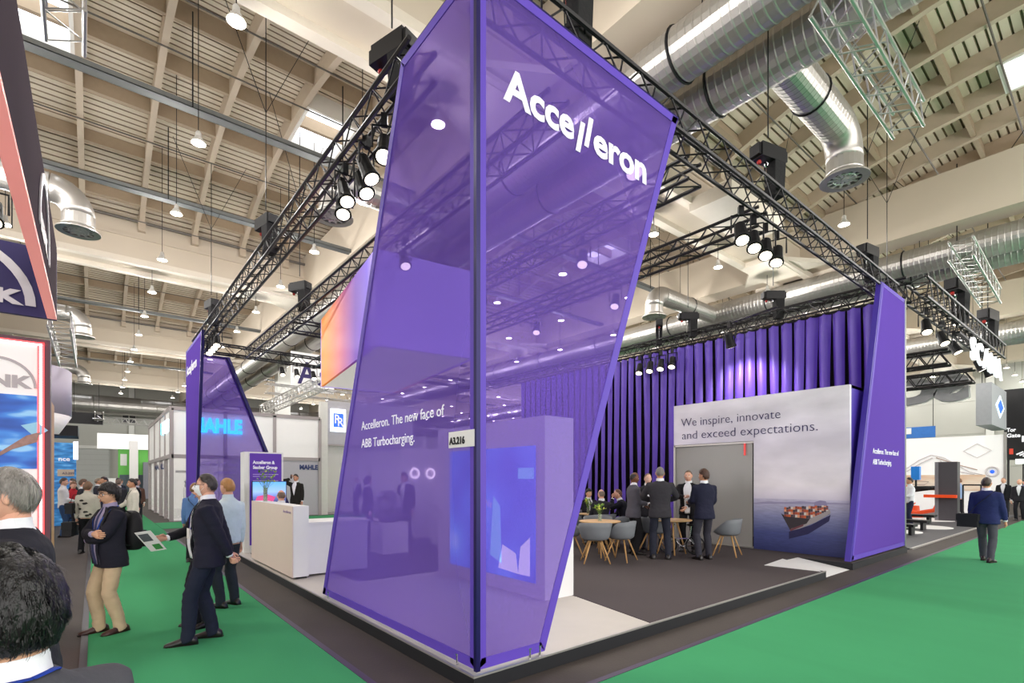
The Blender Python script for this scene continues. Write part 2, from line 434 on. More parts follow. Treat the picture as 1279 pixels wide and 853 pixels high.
MB().box((2.425,3.415,.16), (2.465,3.455,6.05)).build('corner_post', m_post, tw)
for p in ((2.44,6.86),(2.44,3.72),(3.02,3.43),(3.14,3.43)):
    MB().lathe([(.012,0),(.012,.09),(.02,.09),(.02,.1)], 8, (p[0],p[1],PZ)).build('foot_pin', chrome, tw)
b = MB(); b.box((2.43,3.44,6.03), (5.4,3.5,6.07)); b.box((2.45,3.44,6.03), (2.5,4.8,6.07)); b.build('top_rail', m_post, tw)
# brand lettering: slanted twin strokes between e and e
def logo(par, org, ux, h, m=letter_white, bold=.012):
    ux = Vector(ux); uz = Vector((0,0,1)); k = h/.72; org = Vector(org)
    islands(text(par, 'Acce', org, ux, uz, k*.95, m, width=2.02*k, bold=bold))
    islands(text(par, 'eron', org+ux*2.62*k, ux, uz, k*.95, m, width=2.02*k, bold=bold))
    n = ux.cross(uz)
    for x0, z0, z1 in ((2.03,-.20,.52),(2.31,.02,.74)):
        a = org+ux*x0*k+uz*z0*k; t = ux*.14*k; s = ux*.17*k+uz*(z1-z0)*k
        MB().prism([a, a+t, a+t+s, a+s], n*.005).build('lettering', m, par)
logo(tw, (2.73,3.422,5.02), (1,0,0), .31)
def tagline(par, org, ux, h, width, m=letter_white):
    o = Vector(org); text(par, 'Accelleron. The new face of', o, ux, (0,0,1), h, m, width=width)
    text(par, 'ABB Turbocharging.', o-Vector((0,0,h*1.42)), ux, (0,0,1), h, m, width=width*.70)
tagline(tw, (2.432,5.75,2.32), (0,-1,0), .145, 1.83)
sg = MB().box((2.42,3.44,2.02), (2.43,3.83,2.16)).build('stand_number_plate', white, tw)
text(tw, 'A3.216', (2.418,3.81,2.05), (0,-1,0), (0,0,1), .085, mat('black_print', '#17161a', .6, var=0), width=.24, bold=.003)
# rear left tower
tr_ = thing('mesh_tower', 'violet mesh tower at the far left corner of the stand, seen from behind', 'banner', (2.44,20.58,PZ))
face(tr_, [(2.44,18.5,.17),(2.44,20.58,.17),(2.44,20.58,6.1),(2.44,17.2,6.1)], (-1,0,0), fab2)
face(tr_, [(5.95,20.58,.17),(2.44,20.58,.17),(2.44,20.58,6.1),(3.68,20.58,6.1)], (0,1,0), fab)
MB().prism([(2.42,18.5,.16),(2.50,18.5,.16),(2.50,17.2,6.1),(2.42,17.2,6.1)], (0,.07,0)).build('slanted_post', m_post, tr_)
MB().prism([(5.93,20.5,.16),(6.03,20.5,.16),(3.76,20.5,6.1),(3.66,20.5,6.1)], (0,.07,0)).build('slanted_post', m_post, tr_)
logo(tr_, (2.432,20.35,5.22), (0,-1,0), .33)
tagline(tr_, (4.30,20.59,2.2), (-1,0,0), .2, 1.5)
# right tower
tb = thing('mesh_tower', 'violet tower at the right end of the stand beside the sea picture wall', 'banner', (14.9,3.43,PZ))
face(tb, [(11.26,3.43,.17),(14.9,3.43,.17),(14.9,3.43,6.0),(13.18,3.43,6.0)], (0,-1,0), fab2)
MB().prism([(11.2,3.43,.16),(11.26,3.43,.16),(13.18,3.43,6.0),(13.12,3.43,6.0)], (0,.10,0)).build('side_return', m_purp, tb)
MB().prism([(14.9,3.45,.17),(14.9,4.2,.17),(14.9,5.5,6.),(14.9,3.45,6.)], (-.005,0,0)).build('fabric_panel', fab2, tb)
MB().box((14.87,3.42,.14), (14.97,3.52,6.03)).build('corner_post', mat('grey_corner_post', '#7d8078', .4, .5), tb)
tagline(tb, (12.5,3.42,2.28), (1,0,0), .16, 1.83)

# ---- pleated curtain with a dark lining
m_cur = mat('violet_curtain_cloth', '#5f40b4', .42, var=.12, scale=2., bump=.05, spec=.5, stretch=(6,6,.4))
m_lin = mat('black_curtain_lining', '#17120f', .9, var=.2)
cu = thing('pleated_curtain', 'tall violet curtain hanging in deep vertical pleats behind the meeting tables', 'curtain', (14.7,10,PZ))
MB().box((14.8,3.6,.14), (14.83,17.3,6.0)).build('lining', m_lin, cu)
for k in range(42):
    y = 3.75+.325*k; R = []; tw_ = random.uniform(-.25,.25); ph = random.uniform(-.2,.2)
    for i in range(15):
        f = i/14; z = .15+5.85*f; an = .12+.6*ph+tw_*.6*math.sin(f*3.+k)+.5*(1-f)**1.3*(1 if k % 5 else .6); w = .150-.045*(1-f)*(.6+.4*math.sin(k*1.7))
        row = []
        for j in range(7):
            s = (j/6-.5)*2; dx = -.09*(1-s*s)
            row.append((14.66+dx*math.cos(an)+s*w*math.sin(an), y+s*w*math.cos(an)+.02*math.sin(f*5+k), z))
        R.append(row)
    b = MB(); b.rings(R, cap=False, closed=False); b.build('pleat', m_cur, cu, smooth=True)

# ---- message wall / meeting room
mw = thing('meeting_room', 'white walled meeting room printed with a seascape and a slogan, glass door at its left', 'wall', (13.1,5.6,PZ))
def sea_mat():
    m = bpy.data.materials.new('seascape_print'); m.use_nodes = True; nt = m.node_tree; b = nt.nodes['Principled BSDF']; b.inputs['Roughness'].default_value = .5
    tc = nt.nodes.new('ShaderNodeTexCoord'); sp = nt.nodes.new('ShaderNodeSeparateXYZ'); nt.links.new(tc.outputs['Object'], sp.inputs[0])
    mr = nt.nodes.new('ShaderNodeMapRange'); mr.inputs['From Min'].default_value = 0; mr.inputs['From Max'].default_value = 3.52; nt.links.new(sp.outputs['Z'], mr.inputs['Value'])
    cr = nt.nodes.new('ShaderNodeValToRGB'); nt.links.new(mr.outputs[0], cr.inputs[0]); el = cr.color_ramp.elements
    st = [(0,'#30366a'),(.12,'#4a5288'),(.22,'#8488b0'),(.30,'#b4b0ca'),(.328,'#c0bad2'),(.335,'#d6cede'),(.42,'#ebe3ea'),(.7,'#dcd5e3'),(1,'#f0ecf3')]
    for i, (p, c) in enumerate(st):
        e = el[i] if i < 2 else el.new(p); e.position = p; e.color = hexc(c)+(1,)
    mp = nt.nodes.new('ShaderNodeMapping'); nt.links.new(tc.outputs['Object'], mp.inputs['Vector']); mp.inputs['Scale'].default_value = (1,2.2,16)
    n = nt.nodes.new('ShaderNodeTexNoise'); n.inputs['Scale'].default_value = 2.6; n.inputs['Detail'].default_value = 6; nt.links.new(mp.outputs[0], n.inputs['Vector'])
    mp2 = nt.nodes.new('ShaderNodeMapping'); nt.links.new(tc.outputs['Object'], mp2.inputs['Vector']); mp2.inputs['Scale'].default_value = (1,.5,1.2)
    n2 = nt.nodes.new('ShaderNodeTexNoise'); n2.inputs['Scale'].default_value = 1.6; n2.inputs['Detail'].default_value = 5; nt.links.new(mp2.outputs[0], n2.inputs['Vector'])
    lt = nt.nodes.new('ShaderNodeMath'); lt.operation = 'LESS_THAN'; lt.inputs[1].default_value = .33; nt.links.new(mr.outputs[0], lt.inputs[0])
    mx = nt.nodes.new('ShaderNodeMix'); nt.links.new(lt.outputs[0], mx.inputs['Factor']); nt.links.new(n2.outputs['Fac'], mx.inputs['A']); nt.links.new(n.outputs['Fac'], mx.inputs['B'])
    r2 = nt.nodes.new('ShaderNodeMapRange'); r2.inputs['From Min'].default_value = .3; r2.inputs['From Max'].default_value = .7; r2.inputs['To Min'].default_value = .85; r2.inputs['To Max'].default_value = 1.12; nt.links.new(mx.outputs[0], r2.inputs['Value'])
    mu = nt.nodes.new('ShaderNodeMix'); mu.data_type = 'RGBA'; mu.blend_type = 'MULTIPLY'; mu.inputs['Factor'].default_value = 1
    nt.links.new(cr.outputs[0], mu.inputs['A']); nt.links.new(r2.outputs[0], mu.inputs['B']); nt.links.new(mu.outputs['Result'], b.inputs['Base Color'])
    return m
m_sea = sea_mat(); m_purp = mat('violet_laminate', '#43309a', .5, var=.05)
b = MB(); b.prism([(11.8,3.62,.137),(11.8,5.56,.137),(11.8,5.56,2.62),(11.8,7.66,2.62),(11.8,7.66,3.66),(11.8,3.62,3.66)], (.08,0,0)); b.build('front_panel', m_sea, mw)
b = MB(); b.box((11.88,3.62,.137), (14.3,3.7,3.66)); b.build('side_panel', m_purp, mw)
b = MB(); b.box((11.88,7.62,.137), (14.3,7.7,3.66)); b.build('side_panel', m_purp, mw)
MB().box((11.88,3.62,3.6), (14.3,7.7,3.66)).build('roof_panel', white, mw); MB().box((14.22,3.7,.137), (14.3,7.62,3.6)).build('back_panel', mat('grey_partition', '#77747a', .6), mw)
gl = glass('smoked_door_glass', '#b0aca8', .62, .12)
for y0, y1, x in ((5.6,6.62,11.83),(6.6,7.62,11.85)): MB().box((x,y0,.17), (x+.012,y1,2.6)).build('glass_leaf', gl, mw)
b = MB(); b.box((11.8,7.62,.137), (11.9,7.67,2.62)); b.box((11.8,5.56,2.58), (11.9,7.66,2.63)); b.box((11.8,5.56,.137), (11.9,7.66,.17)); b.build('door_frame', m_trim, mw)
MB().box((11.79,5.75,2.3), (11.81,5.79,2.58)).build('red_marker', mat('red_strip', '#d94a4a', .5, emit='#e0504e', es=.5), mw)
m_ink = mat('dark_violet_ink', '#2b2058', .6, var=0)
text(mw, 'We inspire, innovate', (11.79,7.44,3.10), (0,-1,0), (0,0,1), .30, m_ink, width=2.47, bold=-.004)
text(mw, 'and exceed expectations.', (11.79,7.42,2.77), (0,-1,0), (0,0,1), .30, m_ink, width=3.2, bold=-.004)
# the ship on the printed picture: flat shapes on the panel
def pic(par, pts, m, x, name):
    MB().prism([at(px, py, x=x) for px, py in pts], (-.003,0,0)).build(name, m, par)
m_hull = mat('print_hull', '#3a3338', .6, var=.1); m_hl = mat('print_hull_light', '#a29a9c', .6, var=.1); m_hr = mat('print_hull_red', '#6e3f46', .6)
pic(mw, [(976,641),(982,645),(1012,648),(1037,637),(1037,642),(1013,655),(988,663)], m_hull, 11.797, 'ship_hull')
pic(mw, [(1012,648),(1037,636),(1038,641),(1020,652),(1000,660),(988,663),(989,660),(1008,654)], m_hl, 11.794, 'ship_side')
pic(mw, [(987,661),(1004,654.5),(1004,657),(988,663.4)], m_hr, 11.791, 'ship_waterline')
pic(mw, [(986,664),(1013,656),(1038,643),(1036,651),(1010,667),(986,673)], mat('print_reflection', '#2c2a52', .6, var=.3), 11.797, 'ship_reflection')
cc = ['#c8653a','#8d4a3a','#d9d2cc','#4c4247','#b5563f','#e0a080','#5c4a52']; 
cm = [mat('print_container_%d' % i, c, .6, var=.1) for i, c in enumerate(cc)]
for i in range(20):
    x = 980+2.75*i; top = 633+.6*math.sin(i*2.1)-i*.10; bot = 645+min(i, 11)*.25-max(0, i-11)*1.2
    for j in range(4):
        y0 = top+(bot-top)*j/4; y1 = top+(bot-top)*(j+1)/4
        pic(mw, [(x,y1),(x+2.6,y1),(x+2.6,y0+.3),(x,y0+.3)], cm[(i*3+j*5) % 7], 11.792, 'ship_container')
pic(mw, [(1017,633),(1018,627),(1025,625),(1032,626),(1034,632)], mat('print_bridge', '#8e86a8', .6), 11.796, 'ship_bridge')
pic(mw, [(942,628),(960,626.3),(980,627),(1000,626),(1015,627),(1040,628),(1062,629),(1062,630),(942,629)], mat('print_far_hills', '#9a94b4', .6), 11.798, 'far_hills')

# ---- video wall seen through the tower
vw = thing('video_wall', 'white video wall block behind the front tower with a blue screen', 'screen', (4.87,6.2,PZ))
MB().box((4.6,4.92,.137), (5.14,7.62,2.59)).build('block', white, vw)
def scr_mat(name, a, c, es, sc=1.2, st=(1,1,1)):
    m = bpy.data.materials.new(name); m.use_nodes = True; nt = m.node_tree; b = nt.nodes['Principled BSDF']
    tc = nt.nodes.new('ShaderNodeTexCoord'); mp = nt.nodes.new('ShaderNodeMapping'); mp.inputs['Scale'].default_value = st; nt.links.new(tc.outputs['Object'], mp.inputs[0])
    n = nt.nodes.new('ShaderNodeTexNoise'); n.inputs['Scale'].default_value = sc; n.inputs['Detail'].default_value = 1.5; nt.links.new(mp.outputs[0], n.inputs['Vector'])
    cr = nt.nodes.new('ShaderNodeValToRGB'); nt.links.new(n.outputs['Fac'], cr.inputs[0]); el = cr.color_ramp.elements
    for i, (p, q) in enumerate(zip(a, c)):
        e = el[i] if i < 2 else el.new(p); e.position = p; e.color = hexc(q)+(1,)
    nt.links.new(cr.outputs[0], b.inputs['Base Color']); nt.links.new(cr.outputs[0], b.inputs['Emission Color']); b.inputs['Emission Strength'].default_value = es
    return m
scr = MB().box((4.585,5.1,.34), (4.602,7.22,2.2)).build('screen', scr_mat('blue_screen_picture', (.3,.5,.62,.75), ('#3a5cc8','#5584e6','#62a4f6','#c9ecff'), 1.15, 1.1, (1,1,.7)), vw)
e1 = mat('screen_cyan_glow', '#7fd8ff', .5, emit='#8fdcff', es=.9); e2 = mat('screen_white_glow', '#ffffff', .5, emit='#f4fbff', es=1.1)
for pts, m in (([(5.45,.42),(5.2,.42),(5.2,.95),(5.4,.8)], e2), ([(6.1,.62),(5.82,.52),(5.86,1.35),(6.02,1.5)], e1), ([(5.9,.45),(5.45,.42),(5.5,.7),(5.8,.8)], e2), ([(5.45,1.75),(5.12,1.75),(5.12,1.9),(5.45,1.9)], e1)):
    MB().prism([(4.584,y,z) for y, z in pts], (-.003,0,0)).build('screen_highlight', m, vw)
islands(text(vw, 'We', (4.58,6.25,1.32), (0,-1,0), (0,0,1), .17, letter_white, width=.2))
# ---- reception counter
m_warm = mat('counter_front_laminate', '#ddc9bd', .5, var=.03)
de = thing('reception_counter', 'white stepped reception counter at the left edge of the stand', 'counter', (2.75,9.6,PZ))
MB().box((2.46,8.5,.17), (2.70,11.2,1.31)).build('tall_block', white, de)
MB().box((2.44,8.5,.17), (2.458,11.2,1.31)).build('front_panel', m_warm, de)
MB().box((2.70,8.62,.17), (3.75,9.35,1.0)).build('low_block', white, de); MB().box((2.705,8.58,1.0), (3.8,9.4,1.03)).build('counter_top', white, de)
MB().box((2.70,9.4,.17), (3.1,10.3,.92)).build('back_shelf', white, de)
MB().box((2.5,8.54,.137), (2.68,11.15,.17)).build('plinth', black_metal, de)
text(de, 'Accelleron', (2.436,8.98,1.19), (0,-1,0), (0,0,1), .07, mat('pale_violet_print', '#a995b8', .6, var=0), width=.42)
# ---- information kiosk
ki = thing('info_panel', 'upright violet information panel with white frame behind the reception counter', 'sign', (2.95,12.3,PZ))
MB().box((2.52,12.22,.137), (2.62,12.6,2.34)).build('side_frame', white, ki); MB().box((2.6,12.2,.137), (3.31,12.26,2.34)).build('frame', white, ki)
MB().box((2.62,12.185,.3), (3.27,12.2,2.31)).build('graphic', mat('violet_panel_print', '#54299c', .5, var=.04, emit='#54299c', es=.18), ki)
text(ki, 'Accelleron &', (2.68,12.18,2.08), (1,0,0), (0,0,1), .1, letter_white, width=.45, bold=.003); text(ki, 'Sauber Group', (2.68,12.18,1.97), (1,0,0), (0,0,1), .1, letter_white, width=.5, bold=.003)
for r in range(4): MB().box((2.68,12.181,1.84-.045*r-(.05 if r > 1 else 0)), (3.2-.07*(r % 2),12.184,1.855-.045*r-(.05 if r > 1 else 0))).build('body_text_line', mat('faint_text', '#b7a2dd', .6, var=0), ki)
tv = thing('racing_screen', 'flat television showing a racing game in front of the violet info panel', 'television', (2.9,11.72,PZ))
MB().box((2.56,11.72,1.2), (3.25,11.76,1.70)).build('bezel', black_metal, tv)
MB().box((2.575,11.712,1.215), (3.235,11.72,1.685)).build('screen', ramp_mat('race_screen', [(0,'#2a2450'),(.3,'#5c6fae'),(.55,'#8fb0e6'),(1,'#58a4f0')], 'Z', 1.08, 1.55, .9), tv)
MB().prism([(2.6,11.71,1.22),(2.95,11.71,1.22),(3.02,11.71,1.36),(2.86,11.71,1.42),(2.66,11.71,1.38)], (0,-.003,0)).build('screen_car', mat('screen_pink', '#d84f8c', .5, emit='#d84f8c', es=.6), tv)
for x, z in ((2.75,1.25),(2.93,1.25)): MB().lathe([(.03,0),(.03,.004)], 10, (x,11.706,z), axis=(0,-1,0)).build('screen_wheel', mat('screen_dark', '#141830', .5), tv)
MB().lathe([(.03,PZ),(.03,1.2)], 8, (2.9,11.78,0)).build('pole', black_metal, tv); MB().box((2.6,11.6,.137), (3.2,12.0,.16)).build('foot', black_metal, tv)
# ---- pedestal with turbocharger casing
pe = thing('display_plinth', 'white cube plinth seen through the front tower', 'plinth', (5.05,10.4,PZ))
MB().box((4.74,10.1,.137), (5.34,10.7,.80)).build('plinth_block', white, pe)
m_cast = mat('cast_metal', '#8c8a92', .4, .7, var=.1)
tu = thing('turbocharger', 'round cast metal turbocharger standing on the white cube plinth', 'machine', (5.0,10.4,.80))
b = MB(); b.lathe([(.1,-.2),(.3,-.18),(.34,-.05),(.34,.05),(.26,.12),(.12,.2)], 20, (5.0,10.4,1.16), axis=(-.6,-.8,0)); b.build('housing', m_cast, tu, smooth=True)
MB().torus((4.9,10.27,1.16), .22, .05, 20, 8, (-.6,-.8,0)).build('inlet_ring', m_cast, tu, smooth=True)
MB().box((4.85,10.25,.80), (5.15,10.55,.9)).build('saddle', black_metal, tu)
# ---- hanging gradient lightbox
lb = thing('hanging_lightbox', 'hanging fabric lightbox fading from orange to violet above the counter', 'sign', (4.1,10.8,4.1))
A = Vector((4.47,13.1,0)); Bp = Vector((3.83,8.5,0)); dd = (Bp-A); nn = Vector((-dd.y*-1, dd.x*-1, 0)).normalized()
nr = Vector((1,-.139,0)).normalized()
grad = ramp_mat('orange_violet_print', [(0,'#f08a10'),(.12,'#ee8c24'),(.3,'#e07a50'),(.52,'#ad4a80'),(.72,'#7038b0'),(.9,'#7858d8'),(1,'#b9a4f5')], 'Y', 2.3, -2.3, .4)
def wallq(a, c, th): return [a, c, c+nr*th, a+nr*th]
b = MB(); b.prism([p+Vector((0,0,4.1)) for p in wallq(A, Bp, .06)], (0,0,1.70)); b.build('front_print', grad, lb)
b = MB(); b.prism([p+Vector((0,0,4.1)) for p in wallq(A+nr*1.9, Bp+nr*1.9, .06)], (0,0,1.70)); b.build('rear_print', grad, lb)
ee = (Bp-A).normalized()
for P_, nm in ((Bp, 'near_print'), (A-ee*.06, 'far_print')):
    b = MB(); b.prism([P_+Vector((0,0,4.1)), P_+ee*.06+Vector((0,0,4.1)), P_+ee*.06+nr*1.96+Vector((0,0,4.1)), P_+nr*1.96+Vector((0,0,4.1))], (0,0,1.70)); b.build(nm, mat('pale_violet_lightbox', '#b6a4ee', .6, var=.03, emit='#a996ee', es=.5), lb)
b = MB(); b.prism([A+nr*.06+Vector((0,0,4.14)), Bp+nr*.06+Vector((0,0,4.14)), Bp+nr*1.9+Vector((0,0,4.14)), A+nr*1.9+Vector((0,0,4.14))], (0,0,-.03)); b.build('underside', mat('white_lightbox_cloth', '#f2efe9', .7, var=.02, emit='#f2efe9', es=.35), lb)
# ================================================================ TRUSSES, HOISTS, SPOTLIGHTS, DUCTS, LAMPS
BAY = .3
def brace_mesh(p, q, r, m): return MB().tube([p, q], r, 5).mesh('brace', m)
BR = {}
def truss(name, label, p0, p1, m, s=.31, group=None, rc=.029, rb=.011, zc=None, bay=None):
    p0 = Vector(p0); p1 = Vector(p1); L = (p1-p0).length; d = (p1-p0).normalized(); rz = math.atan2(d.y, d.x)
    t = thing(name, label, 'truss', p0, rz, group); h = s/2; n = max(1, round(L/(bay or BAY))); st = L/n
    for y in (-h, h):
        for z in (-h, h): MB().tube([(0,y,z),(L,y,z)], rc, 6).build('chord', m, t, world=False)
    key = (m.name, s, round(st, 4), rb)
    if key not in BR:
        BR[key] = [brace_mesh((0,-h,-h),(st,-h,h),rb,m), brace_mesh((0,-h,h),(st,-h,-h),rb,m), brace_mesh((0,h,-h),(st,h,h),rb,m), brace_mesh((0,h,h),(st,h,-h),rb,m),
                   brace_mesh((0,-h,h),(st,h,h),rb,m), brace_mesh((0,h,h),(st,-h,h),rb,m), brace_mesh((0,-h,-h),(st,h,-h),rb,m), brace_mesh((0,h,-h),(st,-h,-h),rb,m)]
    B = BR[key]
    for i in range(n):
        for a in (0, 2, 4, 6): put('brace', B[a+(i % 2)], t, (i*st,0,0))
    return t
TZ = 6.12
truss('lighting_truss', 'black lattice truss running from the front tower to the far left tower', (2.65,4.7,TZ), (2.65,19.6,TZ), truss_black)
truss('lighting_truss', 'black lattice truss along the front right edge of the stand', (2.6,3.62,TZ), (14.5,3.62,TZ), truss_black)
truss('lighting_truss', 'second black lattice truss from the left, parallel to the left edge truss', (4.15,4.2,TZ-.1), (4.15,19.3,TZ-.1), truss_black)
truss('lighting_truss', 'upper of two black trusses crossing right of the front tower', (6.52,3.9,TZ-.05), (6.52,19.3,TZ-.05), truss_black)
truss('lighting_truss', 'lower of two black trusses crossing right of the front tower', (8.6,3.9,TZ-.05), (8.6,19.3,TZ-.05), truss_black)
truss('lighting_truss', 'black lattice truss across the rear edge of the stand', (2.5,19.5,TZ), (14.5,19.5,TZ), truss_black)
truss('lighting_truss', 'short black truss left of the orange hanging lightbox', (4.3,15.2,TZ), (9,15.2,TZ), truss_black)
truss('lighting_truss', 'black truss carrying the violet curtain', (14.55,3.9,6.2), (14.55,19.3,6.2), truss_black)
MB_c = MB().tube([(14.6,3.6,6.0),(14.6,17.4,6.0)], .03, 6).build('curtain_rail', black_metal, cu)

# --- chain hoist with chain bag
hoist = None
def make_hoist():
    h = thing('chain_hoist', 'hoist', 'hoist', (0,0,0))
    b = MB(); b.box((-.14,-.30,.50), (.14,.36,.78)); b.box((-.11,.36,.53), (.11,.44,.75)); b.box((-.12,-.36,.54), (.12,-.30,.74)); b.build('motor_body', black_metal, h, world=False)
    b = MB(); b.obox((0,-.14,.18), (.24,.26,.72), taper=1.15); b.build('chain_bag', mat('black_bag_cloth', '#161517', .85, var=.2, bump=.3, bscale=12), h, world=False)
    b = MB(); b.torus((0,.1,.44), .05, .014, 12, 5, (1,0,0)); b.tube([(0,.1,.39),(0,.1,.0)], .012, 5); b.build('hook', chrome, h, world=False)
    b = MB(); b.sphere((0,.3,.44), .045, 8, 6); b.build('cable_plug', mat('red_plug', '#a3201c', .5), h, world=False)
    MB().tube([(0,.05,.78),(0,.05,4.6)], .013, 4).build('chain', black_metal, h, world=False)
    for s_ in (-1, 1): MB().tube([(0,.05,2.7),(1.25*s_,.05,4.9)], .009, 4).build('bridle_cable', black_metal, h, world=False)
    return h
def place_hoist(loc, rz, label, sc=.78):
    global hoist
    if hoist is None: hoist = make_hoist(); o = hoist
    else: o = copy_tree(hoist)
    o.location = loc; o.rotation_euler = (0,0,rz); o.scale = (sc,)*3; o['label'] = label; o['group'] = 'chain hoists on the trusses'
    for c in o.children:
        if c.name.startswith(('chain.', 'bridle')) or c.name == 'chain': c.scale = (1,1,1/sc)
    return o
HZ = 6.33
for loc, rz, lb_ in [((2.75,5.55,HZ), .3, 'large black chain hoist above the left truss beside the front tower'),
                 ((3.75,3.62,HZ), 1.6, 'black chain hoist standing behind the top edge of the front tower'),
                 ((8.22,3.62,HZ), 1.3, 'black chain hoist on the front truss above the spotlight cluster'),
                 ((13.4,3.75,HZ), 1.4, 'black chain hoist directly above the top of the right tower'),
                 ((2.65,10.9,HZ), .2, 'black chain hoist midway along the left edge truss'),
                 ((4.15,13.7,HZ-.1), .5, 'black chain hoist on the second truss left of the orange lightbox'),
                 ((2.65,17.0,HZ), .2, 'black chain hoist at the far end of the left edge truss'),
                 ((14.4,9.9,HZ), 2.2, 'left black chain hoist over the curtain truss'),
                 ((14.4,8.8,HZ), .9, 'second black chain hoist over the curtain truss'),
                 ((14.6,6.3,HZ), .9, 'black chain hoist over the curtain above the slogan wall'),
                 ((16.6,4.2,6.5), 1.4, 'black chain hoist just right of the right tower top')]:
    place_hoist(loc, rz, lb_)
# --- spotlights
m_lens = mat('lit_lens', '#fff4e0', .3, var=0, emit='#fff2dc', es=4.)
spot0 = None
def make_spot():
    s = thing('stage_spotlight', 'spot', 'spotlight', (0,0,0))
    ax = Vector((0,.45,-.89)).normalized()
    MB().lathe([(.05,-.16),(.075,-.14),(.085,0),(.095,.10),(.11,.16),(.10,.165)], 14, (0,0,-.32), axis=ax).build('housing', black_metal, s, world=False)
    MB().lathe([(.001,.164),(.084,.166),(.084,.17),(.001,.173)], 14, (0,0,-.32), axis=ax).build('lens', m_lens, s, world=False)
    b = MB(); b.tube([(-.13,0,-.32),(-.13,0,-.08),(.13,0,-.08),(.13,0,-.32)], (.014,.014,.014,.014), 5); b.build('yoke', black_metal, s, world=False)
    b = MB(); b.box((-.035,-.035,-.08), (.035,.035,.05)); b.build('clamp', black_metal, s, world=False)
    return s
def place_spot(loc, rz, label, light=0, group='truss spotlights', sc=1.):
    global spot0
    if spot0 is None: spot0 = make_spot(); o = spot0
    else: o = copy_tree(spot0)
    o.location = loc; o.rotation_euler = (0,0,rz); o.scale = (sc,)*3; o['label'] = label; o['group'] = group
    if light: LIGHTS.append((o, light))
    return o
LIGHTS = []
zb = TZ-.2
names = ['first', 'second', 'third', 'fourth', 'fifth', 'sixth']
for i, (y, l) in enumerate([(6.0,1),(6.35,0),(6.7,1),(7.05,0),(5.5,1)]):
    place_spot((2.6+.1*(i % 2),y,zb), PI+.5-.25*i, '%s spotlight in the cluster under the left edge truss near the tower' % names[i], l, 'spotlights under the left edge truss', 1.05)
for i in range(4):
    place_spot((2.65,16.2+.4*i,zb), PI-.2, '%s spotlight in the cluster at the far end of the left edge truss' % names[i], 1 if i == 1 else 0, 'spotlights at the far left corner')
for i in range(4):
    place_spot((7.75+.42*i,3.85,zb), 2.3-.15*i, '%s spotlight from the left in the cluster under the front truss' % names[i], 1 if i in (0, 2) else 0, 'spotlights under the front truss', 1.1)
for i in range(4):
    place_spot((14.3,10.6-.42*i,zb-.05), 1.9, '%s small spotlight from the left under the curtain truss' % names[i], 1 if i == 1 else 0, 'spotlights under the curtain truss', 1.2)
for i, (x, y) in enumerate([(5.2,19.3),(5.7,19.3),(6.3,19.3),(6.9,19.3),(7.5,19.3)]):
    place_spot((x,y,zb), PI, '%s spotlight from the left along the rear truss' % names[i], 0, 'spotlights along the rear truss')
for i, (x, y, rz) in enumerate([(8.6,7.,2.),(8.6,9.5,2.3),(6.5,9,2.6),(6.5,12.,2.9),(6.5,6.,2.2),(4.15,8.,3.)]):
    place_spot((x,y,zb-.05), rz, '%s spotlight on the inner trusses seen through the front tower' % names[i], 1, 'spotlights on the inner trusses')
fl_ = place_spot((13.45,7.0,5.98), -PI/2, 'bright floodlight above the curtain near the slogan wall', 1, 'spotlights under the curtain truss', 1.3)
MB().tube([(13.45,7.0,6.0),(14.42,7.0,6.1)], .02, 6).build('bracket_arm', black_metal, fl_, world=True)
place_spot((4.95,3.8,zb), 2.8, 'dark spotlight hanging at the right edge of the front tower top', 0, 'spotlights under the front truss', 1.2)
for o, k in LIGHTS:
    ld = bpy.data.lights.new('spot_lamp', 'SPOT'); fl = 'floodlight' in o['label']; ld.energy = SPOT_W*(2.5 if fl else 1); ld.spot_size = 2.2 if fl else 1.3; ld.spot_blend = .7; ld.shadow_soft_size = .09; ld.color = (1,.95,.87)
    lo = bpy.data.objects.new('spot_lamp', ld); COL.objects.link(lo); lo.parent = o
    ax = Vector((0,.45,-.89)); lo.location = Vector((0,0,-.32))+ax*.25
    lo.rotation_mode = 'QUATERNION'; lo.rotation_quaternion = Vector((0,0,-1)).rotation_difference(ax)
